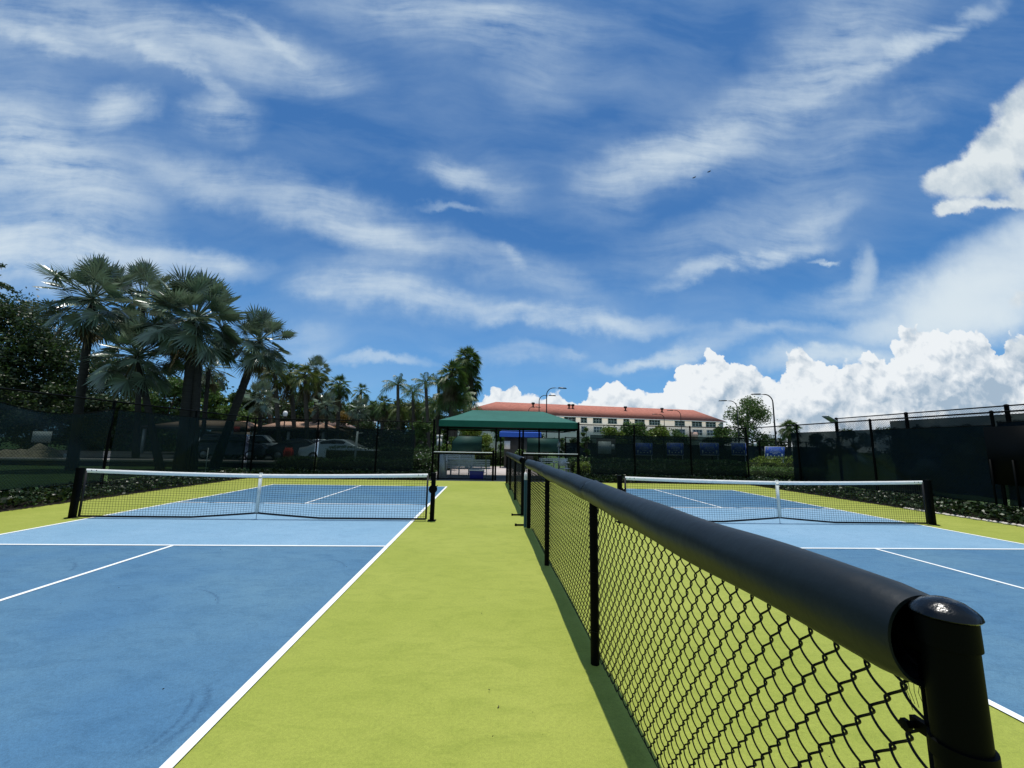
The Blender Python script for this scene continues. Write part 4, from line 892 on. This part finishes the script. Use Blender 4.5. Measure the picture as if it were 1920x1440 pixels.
# black board on legs behind the near right windscreen
t = thing('dark_board', 'large black board on legs by the right fence', 'board', (11.98, 9.15, 0), R(90))
b = MB(); b.box((-.62, -.03, 1.50), (1.5, .03, 1.35)); b.build('panel', 'black', t)
for x in (.08, -.35, -.62, -1.3): b = MB(); b.tube([(x, -.0, 0), (x, -.0, 1.4)], .022, 6); b.build('leg', 'black', t)
for i in range(26):
    y = 10.9-i*.105; b = MB(); b.lathe([(0, -.02), (.045, -.01), (.055, .015), (.03, .035), (0, .04)], sides=8)
    if i == 0: peb = b.build('pebble', 'pebble', loc=(XR-.04, y, .01), smooth=True, label='small pale pebble in the row edging the right ivy bed', cat='pebble', group='row of pebbles along the right ivy bed')
    else: dup(peb, (XR-.04+.025*math.sin(i*2.3), y, .008), i*1.3); 
# ------------------------------------------------------------------ parking lot: cars, carports
def car(label, px, Y, rz, m, L=4.6, H=1.45, z=.27, suv=False, py=None):
    q = at(px, 840, Y); t = thing('parked_car', label, 'car', (q.x, Y, z), rz, 'cars in the parking lot'); hw = .9
    if suv: prof = [(-2.2, .35), (-2.25, .75), (-2.2, 1.0), (-1.95, 1.05), (-1.6, 1.62), (.5, 1.66), (1.1, 1.12), (2.1, .98), (2.3, .75), (2.28, .35)]; gp = [(-1.85, 1.08), (-1.5, 1.56), (.42, 1.59), (.98, 1.12)]
    else: prof = [(-2.2, .32), (-2.28, .6), (-2.22, .88), (-1.75, .97), (-1.0, 1.36), (-.3, 1.45), (.25, 1.42), (1.15, .98), (2.0, .84), (2.28, .62), (2.25, .32)]; gp = [(-1.55, .98), (-.95, 1.31), (-.3, 1.39), (.2, 1.36), (.98, .99)]
    sc = L/4.56; pr = [(a*sc, b_*H/1.45 if not suv else b_) for a, b_ in prof]; g = [(a*sc, b_*H/1.45 if not suv else b_) for a, b_ in gp]
    b = MB(); n = len(pr); secs = [(-hw, .90, -.0), (-hw*.96, 1, 0), (hw*.96, 1, 0), (hw, .90, 0)]
    V = []
    for y, s_, _ in secs:
        for a, z_ in pr:
            zz = z_ if z_ < .95 else .95+(z_-.95)*(1 if abs(y) < hw else .6); yv = y if z_ < 1.0 else y*.80
            V.append((a*(s_ if z_ < .95 else 1)*.5+a*.5, yv, .32+(zz-.32)*(1 if s_ == 1 else .93)))
    F = [(k*n+i, k*n+i+1, (k+1)*n+i+1, (k+1)*n+i) for k in range(3) for i in range(n-1)]; b.quads(V, F); b.P += [[i for i in range(n)][::-1], [3*n+i for i in range(n)], ]
    bo = b.build('body', m, t, bevel=.03)
    for s in (-1, 1): b = MB(); b.prism(g, s*(hw*.80+.0), s*(hw*.80+.012)); b.build('side_window', 'cargl', t)
    b = MB(); z0, z1 = (1.14, 1.58) if suv else (.99, 1.37); xa, xb = (1.07, .52) if suv else (1.10, .30)
    b.poly([(xa*sc+.02, -.66, z0), (xa*sc+.02, .66, z0), (xb*sc+.03, .6, z1), (xb*sc+.03, -.6, z1)], [(0, 1, 2, 3)]); b.build('windscreen', 'cargl', t)
    for sx in (-1.38, 1.38):
        for sy in (-1, 1):
            b = MB(); b.lathe([(0, -.10), (.30, -.10), (.33, -.07), (.33, .07), (.30, .10), (0, .10)], (sx*sc, sy*.80, .33), 20, 'y'); wl = b.build('wheel', 'tyre', t, smooth=True)
            b = MB(); b.lathe([(0, -.112), (.20, -.112), (.21, -.1), (.21, .1), (.20, .112), (0, .112)], (sx*sc, sy*.80, .33), 16, 'y'); b.build('rim', 'rim', wl)
    for sy in (-1, 1):
        b = MB(); b.box((2.2*sc, sy*.62, .68), (.06, .3, .12)); b.build('headlight', 'white', t)
        b = MB(); b.box((-2.22*sc, sy*.66, .75), (.06, .26, .12)); b.build('tail_light', 'redp', t)
        b = MB(); b.box((.75*sc, sy*(hw*.95), 1.0), (.16, .12, .1)); b.build('mirror', m, t)
    return t
car('silver coupe in side view behind the back fence', 642, 26.8, 0, 'carsil', 4.7)
car('silver grey sedan half hidden behind the silver coupe', 606, 31, R(8), 'carsil', 4.5)
car('dark blue sedan left of the silver coupe', 571, 29.5, R(6), 'cardk', 4.5)
car('white utility car beside the fence corner post', 482, 30, R(15), 'carwh', 4.6, suv=True)
car('dark off roader left of the white utility car', 440, 28.5, R(5), 'cardk', 4.5, suv=True)
car('white sedan parked under the left carport', 395, 35, R(80), 'carwh', 4.5)
def carport(label, px0, px1, pyt, pyb, Y, m, hipl=1.2, hipr=1.2, dep=7):
    a, c = at(px0, pyb, Y), at(px1, pyb, Y); zt = at(px0, pyt, Y).z; ze = a.z; W_ = c.x-a.x; t = thing('carport', label, 'carport', (a.x, Y, .27), 0, 'low carports and roofs in the parking lot')
    b = MB(); b.poly([(0, 0, ze-.27), (W_, 0, ze-.27), (W_, dep, ze-.27), (0, dep, ze-.27), (hipl, dep/2, zt-.1), (W_-hipr, dep/2, zt-.1)], [(0, 1, 5, 4), (1, 2, 5), (2, 3, 4, 5), (3, 0, 4), (3, 2, 1, 0)]); b.build('roof', m, t)
    b = MB(); b.box((W_/2, 0, ze-.37), (W_, .08, .2)); b.build('fascia', 'lamp', t)
    for k in range(int(W_/3)+1): b = MB(); b.box((.3+k*(W_-.6)/max(1, int(W_/3)), .2, (ze-.4)/2), (.18, .18, ze-.5)); b.build('carport_post', 'frame' if m == 'tan' else 'lamp', t)
    b = MB(); b.box((W_/2, dep-.1, (ze-.4)/2), (W_-.4, .15, ze-.5)); b.build('back_wall', 'shadewall', t)
carport('long low tan carport roof behind the left fence', 262, 440, 786, 799, 36, 'tan', 1.5, 1)
carport('tan carport roof behind the fence corner post', 468, 612, 789, 803, 37, 'tan', 1, 2)
carport('pale pink roof peeking over the back fence', 586, 634, 784, 798, 43, 'pink', 1, 1.5)
# things on the verge
q = gnd(62, 862, .27); b = MB(); n = 26; V = []
for i in range(n+1):
    for j in range(n+1): x, y = (i/n-.5)*6.2, (j/n-.5)*3; rr = min(1, math.hypot(x/3.1, y/1.5)); V.append((x, y, .72*(math.cos(rr*math.pi)*.5+.5)*(1+.25*math.sin(x*3+y)+.12*math.sin(x*7+y*5))-.03))
b.quads(V, [(i*(n+1)+j, (i+1)*(n+1)+j, (i+1)*(n+1)+j+1, i*(n+1)+j+1) for i in range(n) for j in range(n)]); b.build('mulch_pile', 'mulch', loc=(at(62, 850, 25.8).x, 25.8, .27), smooth=True, label='low heap of pale mulch beyond the left fence', cat='mulch heap')
q = at(76, 831, 28); t = thing('yard_sign', 'white board on two legs behind the mulch heap', 'sign', (q.x, 28, .27)); b = MB(); b.box((0, 0, 1.25), (1.15, .03, .7)); b.build('panel', 'white', t)
for x in (-.4, .4): b = MB(); b.tube([(x, 0, 0), (x, 0, 1.0)], .03, 5); b.build('leg', 'lamp', t)
b = MB(); b.box((0, 0, .0), (.5, .4, .35)); b.build('stone_block', 'white', loc=(at(134, 857, 25.2).x, 25.2, .42), label='white block at the right end of the mulch heap', cat='block')
q = at(293, 855, 25.6); t = thing('traffic_cone', 'orange traffic cone on the asphalt beyond the left fence', 'cone', (q.x, 25.6, .27))
b = MB(); b.lathe([(.17, .03), (.15, .1), (.05, .68), (.03, .7), (0, .7)], sides=16); b.build('body', 'cone', t, smooth=True); b = MB(); b.box((0, 0, .015), (.4, .4, .03)); b.build('base', 'cone', t); b = MB(); b.lathe([(.112, .32), (.088, .48)], sides=16); b.build('reflective_band', 'white', t)
q = at(540, 856, 25.9); t = thing('sandwich_board', 'red round sandwich board standing in front of the parked cars', 'sign', (q.x, 25.9, .27)); b = MB(); b.lathe([(0, -.01), (.33, -.01), (.33, .01), (0, .01)], (0, 0, .55), 20, 'y'); b.build('panel', 'redp', t)
for s in (-1, 1): b = MB(); b.tube([(s*.25, -.2, 0), (s*.18, 0, .9), (s*.25, .2, 0)], .02, 4); b.build('leg', 'redp', t)
q = at(667, 820, 21.6); t = thing('sign_pole', 'thin white pole with small arm before the silver coupe', 'pole', (at(666, 840, 21.6).x, 21.6, 0)); b = MB(); b.tube([(0, 0, 0), (.06, 0, 2.1)], .05, 8); b.build('pole', 'white', t); b = MB(); b.tube([(.06, 0, 2.0), (.35, 0, 2.02)], .018, 5); b.build('arm', 'white', t)
q = at(389, 853, 20.5); t = thing('irrigation_riser', 'short thin white pipe standing beyond the left fence', 'pipe', (q.x, 20.5, 0)); b = MB(); b.tube([(0, 0, 0), (0, 0, 1.15)], .02, 6); b.build('pipe', 'white', t); b = MB(); b.tube([(-.08, 0, .55), (.12, 0, .55)], .015, 5); b.build('valve', 'white', t)
q = at(481, 806, 19.8); b = MB(); b.box((0, 0, 0), (.24, .02, .24)); b.build('notice_plate', 'redp', loc=(q.x, 18.3, at(481, 806, 18.3).z), label='small red and white plate by the fence corner post', cat='notice')

# ------------------------------------------------------------------ palms
def P2(px, py, Y): return at(px, py, Y)
def pl(kind, label, cpx, cpy, rpx, bpx, bpy, Y, group, **k):
    top = at(cpx, cpy, Y); bb = at(bpx, bpy, Y); sl_ = (bb.x-top.x)/(bb.z-top.z) if abs(bb.z-top.z) > .1 else 0
    base = Vector((top.x-sl_*top.z*.9, Y, 0)); return palm(kind, label, base, top, rpx*Y/FPX*1.02, group, **k)
G1 = 'silver fan palms behind the left fence'
pl('bis', 'leftmost tall silver fan palm with long bare trunk', 174, 560, 86, 152, 745, 21, G1, nf=46, tr=.19)
pl('bis', 'silver fan palm crown between the leftmost tall palm and the biggest one', 268, 560, 76, 262, 740, 28, G1, nf=44, tr=.17)
pl('bis', 'biggest and densest silver fan palm with thick double trunk', 366, 598, 92, 350, 765, 22, G1, nf=72, tr=.262, nl=26, twin=.44)
pl('bis', 'silver fan palm with leaning trunk right of the biggest one', 486, 640, 64, 436, 770, 24, G1, nf=44, tr=.23)
pl('bis', 'low silver fan palm in front of the dark trees', 258, 668, 74, 280, 760, 21.5, G1, nf=48, tr=.16)
pl('bis', 'small silver fan palm behind the biggest palm trunk', 392, 690, 42, 385, 770, 31, G1, nf=26, tr=.15)
pl('bis', 'small distant silver palm above the yellowish fan palms', 592, 694, 30, 596, 770, 44, G1, nf=34, tr=.2)
pl('bis', 'low silver palm behind the fence corner post', 488, 745, 36, 488, 790, 30, G1, nf=28, tr=.15)
pl('bis', 'low silver palm left of the centre palm row', 612, 760, 30, 612, 800, 36, G1, nf=28, tr=.15)
pl('bis', 'low silver palm under the thin dark fan palm', 672, 768, 26, 672, 800, 36, G1, nf=26, tr=.15)
G2 = 'fan palms beyond the parking lot'
for i, (c, y, r, bx, Y, lab) in enumerate([(516, 702, 26, 522, 36, 'leftmost fan palm of the yellowish row'), (545, 700, 28, 552, 38, 'second fan palm of the yellowish row'), (572, 704, 27, 576, 36, 'third fan palm of the yellowish row'), (500, 690, 20, 508, 40, 'small fan palm at the left end of the yellowish row'), (596, 712, 22, 590, 40, 'rightmost fan palm of the yellowish row')]):
    pl('fan', lab, c, y, r, bx, 785, Y, G2, nf=36, tr=.2, m='fany' if i % 2 == 0 else 'fan', skirt=16, nl=16)
pl('fan', 'round dark green fan palm standing alone left of centre', 637, 722, 24, 634, 790, 40, G2, nf=44, tr=.2, skirt=14, nl=16)
pl('fan', 'small thin dark fan palm with open crown against the sky', 677, 733, 18, 674, 780, 42, G2, nf=20, tr=.15, nl=14)
for i, (c, y, r, bx, Y, lab) in enumerate([(720, 756, 20, 716, 36, 'short fan palm below the left feather palm'), (748, 764, 20, 746, 34, 'short fan palm in the middle of the low row'), (776, 762, 18, 775, 37, 'short yellowish fan palm in the low row'), (700, 762, 16, 702, 40, 'smallest fan palm at the left of the low row'), (795, 768, 17, 792, 38, 'short fan palm at the right of the low row')]):
    pl('fan', lab, c, y, r, bx, 800, Y, G2, nf=34, tr=.15, m='fany' if i in (1, 2) else 'fan', skirt=12, nl=14)
pl('fan', 'tallest shaggy fan palm left of the building', 876, 672, 30, 872, 770, 34, G2, nf=60, tr=.2, skirt=40, nl=18)
pl('fan', 'shaggy fan palm with drooping dead leaves behind the canopy edge', 848, 700, 31, 847, 770, 30, G2, nf=56, tr=.2, skirt=34, nl=18)
pl('fan', 'shaggy lower fan palm leaning against the tallest one', 884, 712, 24, 880, 770, 35, G2, nf=50, tr=.2, skirt=26, nl=16)
G3 = 'feather palms left of the canopy'
pl('pin', 'slender feather palm with arching leaves standing highest in the middle', 746, 722, 28, 747, 795, 30, G3, nf=13, tr=.13, nl=26)
pl('pin', 'feather palm second from the left of the slender group', 774, 738, 26, 776, 795, 32, G3, nf=12, tr=.13, nl=24)
pl('pin', 'feather palm next to the shaggy fan palms', 798, 718, 27, 803, 795, 30, G3, nf=13, tr=.13, nl=26)
pl('pin', 'feather palm half hidden left of the shaggy fan palms', 822, 718, 26, 824, 795, 33, G3, nf=12, tr=.13, nl=24)
pl('pin', 'dense dark date palm under the shaggy fan palms', 852, 752, 44, 852, 800, 31, G3, nf=46, tr=.25, nl=26)
pl('pin', 'dense dark date palm behind the canopy corner', 820, 762, 30, 822, 800, 32, G3, nf=36, tr=.2, nl=24)
pl('fan', 'round topped palm in the distance right of the court lights', 1480, 802, 20, 1480, 830, 52, G2, nf=60, tr=.25, nl=16)

# ------------------------------------------------------------------ broadleaf trees
def tr(label, px, pyt, rpx, Y, m='leafd', n=5200, leaf=.22, **k):
    q = at(px, pyt, Y); return broadleaf(label, (q.x, Y, 0), q.z, rpx*Y/FPX, m, n, leaf, **k)
tr('big dark tree at the left edge below the overhanging twigs', 20, 560, 125, 46, 'leafd', 26000, .30, clumps=44, trunk_r=.4, low=.2)
tr('dark loose tree behind the leftmost tall silver palm', 112, 625, 95, 48, 'leafd', 16000, .30, clumps=38, trunk_r=.3, low=.15)
tr('dark low tree left of the low silver palm', 205, 668, 80, 47, 'leafd', 12000, .32, clumps=30, low=.15)
tr('dark tree at the far left behind the windscreen', -60, 600, 120, 44, 'leafd', 8000, .4, clumps=34, low=.1)
tr('broad dark tree behind the low silver palm', 250, 690, 95, 50, 'leafd', 9000, .40, clumps=36, low=.05)
tr('dark tree filling the gap behind the biggest palm', 370, 700, 70, 52, 'leafd', 8000, .36, clumps=32, low=.05)
tr('green tree behind the biggest silver palm trunk', 320, 712, 55, 46, 'leafm', 6000, .34, clumps=24, low=.1)
tr('green tree between the two thick palm trunks', 412, 722, 42, 47, 'leafm', 6000, .34, clumps=22, low=.1)
tr('dark tree right of the leaning palm trunk', 458, 735, 40, 47, 'leafd', 5000, .34, clumps=20, low=.1)
tr('bushy tree behind the yellowish fan palm row', 540, 728, 55, 44, 'leafd', 6000, .26, clumps=24, low=.08)
tr('bushy tree behind the round fan palm', 620, 752, 48, 46, 'leafd', 5000, .26, clumps=22, low=.08)
tr('bushy dark tree left of the low palm row', 690, 762, 44, 46, 'leafd', 5000, .26, clumps=22, low=.08)
tr('bushy dark tree behind the low palm row', 745, 752, 50, 44, 'leafd', 6000, .26, clumps=24, low=.08)
tr('bushy green tree below the feather palms', 790, 764, 40, 40, 'leafm', 6000, .22, clumps=24, low=.05)
tr('dark tree behind the shaggy fan palms', 850, 745, 46, 42, 'leafd', 6000, .24, clumps=24, low=.08)
tr('bushy round tree right of the building', 1392, 746, 50, 56, 'leafb', 8000, .26, clumps=34, low=.12, trunk_r=.3)
tr('wispy green tree at the right end of the building', 1350, 790, 26, 60, 'leafm', 3000, .28, clumps=18, low=.1)
for px, py, r, lab in ((500, 742, 60, 'dark tree behind the leaning silver palm'), (590, 738, 60, 'dark tree behind the orange shrubs'), (660, 757, 55, 'dark tree behind the thin dark fan palm'), (720, 760, 55, 'dark tree behind the smallest fan palm'), (800, 752, 55, 'dark tree behind the feather palms')):
    tr(lab, px, py, r, 54, 'leafm' if px > 550 else 'leafd', 6000, .34, clumps=26, low=.04)
# overhanging twigs at the very left edge
q = at(-70, 520, 13); t = thing('overhanging_branch', 'leafy branch reaching in from the left edge of the sky', 'branch', q)
a = Vector(q); b = MB(); c = MB()
for e in (at(22, 540, 13), at(8, 498, 13), at(-5, 515, 13), at(30, 548, 13.2), at(12, 560, 13)):
    e = Vector(e)-a; m_ = e*.5+Vector((0, 0, .12)); b.tube([(0, 0, 0), m_, e], [.03, .018, .005], 5)
    for f in np.linspace(.35, 1, 14):
        p = (m_*2*f if f < .5 else m_*(2-2*f)+e*(2*f-1)); leaves(c, clump_pts(tuple(p), .09, 16, .1), .085, .4)
t.location = a; b.build('twigs', 'barkt', t); c.build('leaves', 'leafd', t)
b = MB(); b.tube([(a.x, a.y, 0), (a.x-.2, a.y, 3), (a.x, a.y, a.z)], [.2, .14, .04], 8); b.build('trunk', 'barkt', t, loc=(-a.x, -a.y, -a.z), smooth=True)
# bushes
def bush(label, px, pyt, rpx, Y, m, n=2500, leaf=.12, z=0.): q = at(px, pyt, Y); return broadleaf(label, (q.x, Y, z), q.z-z, rpx*Y/FPX, m, n, leaf, clumps=16, low=.05, trunk_r=.05, name='bush', group='bushes and shrubs')
bush('orange and green shrub beyond the back fence, left one', 572, 768, 34, 45, 'leafo', 3500, .16)
bush('orange and green shrub beyond the back fence, right one', 652, 772, 28, 42, 'leafo', 3000, .16)
bush('green shrub between the two orange shrubs', 612, 782, 30, 46, 'leafm', 3000, .16)
bush('yellow green shrub under the left half of the canopy', 878, 797, 60, 27, 'leafl', 9000, .15)
bush('darker green shrub behind the middle canopy posts', 945, 800, 50, 36, 'leafm', 6000, .2)
bush('green shrub under the left canopy corner', 845, 812, 20, 25, 'leafm', 2600, .14)
bush('green shrub beyond the back fence near the left gate post', 790, 792, 26, 27, 'leafm', 4000, .14)
bush('green shrub behind the middle of the back fence', 745, 790, 34, 29, 'leafd', 4000, .14)
bush('dark shrub beyond the back fence below the round fan palm', 690, 792, 34, 31, 'leafd', 3500, .16)
bush('dark green shrub left of the corner post', 440, 762, 44, 45, 'leafm', 4500, .3)
bush('green shrub left of the thick palm trunk', 300, 745, 45, 45, 'leafm', 4500, .3)
bush('dark undergrowth bush behind the low silver palm', 215, 740, 60, 45, 'leafd', 5000, .34)
bush('dark undergrowth bush at the foot of the leftmost tall palm', 110, 725, 70, 45, 'leafd', 6000, .34)
bush('dark undergrowth bush at the left edge', 10, 700, 70, 43, 'leafd', 5000, .34)
bush('brown green shrub beside the right canopy post', 1102, 800, 16, 23, 'leafm', 2400, .12)
bush('green treetop before the building, left one', 1183, 793, 40, 46, 'leafm', 6000, .24)
bush('green treetop before the building, right one', 1232, 796, 34, 48, 'leafl', 5000, .24)
bush('green treetop before the building between the others', 1150, 802, 38, 44, 'leafl', 5000, .22)
bush('low green treetop before the building below the court lights', 1268, 806, 30, 45, 'leafm', 4000, .22)
bush('dark shrub under the canopy behind the right mesh panel', 1015, 815, 34, 33, 'leafd', 3500, .16)
bush('brownish shrub seen in the gap under the blue awning', 980, 832, 14, 24.5, 'leafm', 1500, .1)
# far tree line round the courts
for i, (px, py, r, Y, m) in enumerate([(1060, 822, 40, 60, 'leafd'), (1440, 815, 40, 60, 'leafd'), (1530, 812, 45, 62, 'leafd'), (1600, 806, 45, 62, 'leafd'), (1670, 803, 50, 60, 'leafd'), (1750, 797, 50, 60, 'leafd'), (1830, 797, 55, 60, 'leafd'), (1900, 790, 50, 60, 'leafd'), (1120, 825, 40, 60, 'leafd'), (1260, 826, 40, 60, 'leafd'), (1330, 822, 40, 60, 'leafd')]):
    tr(['distant tree %s' % s for s in ('just right of the green canopy', 'behind the tall near court light', 'left of the outer fence corner', 'behind the outer fence corner', 'just right of the outer fence corner', 'over the right windscreen, left one', 'over the right windscreen, middle one', 'over the right windscreen at the picture edge', 'behind the bulletin board', 'below the pair of distant court lights', 'below the right end of the building')][i], px, py, r, Y, m, 2200, .34, clumps=18, low=.05, group='distant tree line')
# ------------------------------------------------------------------ birds and court litter
for i, (px, py, ang, lab) in enumerate(((1302, 333, 40, 'lower left bird gliding high in the sky'), (1330, 322, 45, 'upper right bird gliding high in the sky'))):
    q = at(px, py, 70); b = MB(); P = [(0, -.32, .02), (.10, -.2, .09), (.13, 0, .12), (.10, .2, .09), (0, .4, .0), (-.10, .2, .05), (-.12, 0, .08), (-.10, -.2, .05)]
    b.tube([(0, -.35, 0), (0, -.15, .02), (0, .1, .02), (0, .38, 0)], [.02, .08, .08, .03], 8)
    o = b.build('bird', 'bird', loc=q, smooth=True, label=lab, cat='bird', group='birds in the sky'); o.rotation_euler = (R(10), R(-35), R(20)); 
    for s in (-1, 1):
        w_ = MB(); w_.poly([(0, .12, .03), (s*.35, .16, .16), (s*.75, .0, .10), (s*.35, -.08, .15), (0, -.12, .03), (0, .12, .0), (s*.35, .16, .13), (s*.75, .0, .09), (s*.35, -.08, .12), (0, -.12, .0)], [(0, 1, 2, 3, 4), (9, 8, 7, 6, 5), (0, 5, 6, 1), (1, 6, 7, 2), (2, 7, 8, 3), (3, 8, 9, 4)]); w_.build('wing', 'bird', o)
for px, py in ((933, 1329),):
    q = gnd(px, py); b = MB(); b.tube([(0, 0, .004), (.008, .01, .007), (.006, .022, .004)], .0025, 4); b.build('twig', 'barkt', loc=q, label='tiny dark twig lying on the green court surface', cat='twig')
n = 150; P = np.stack([-7+14*rng.random(n), 1.6+9*rng.random(n)**1.3, np.full(n, .012)], 1); P = P[np.abs(P[:, 0]-.8) > .1]
b = MB(); leaves(b, P, .012, .5, upbias=.9); b.build('court_grit', 'soil', kind='stuff', label='tiny dark specks of grit and leaf bits scattered over the courts')
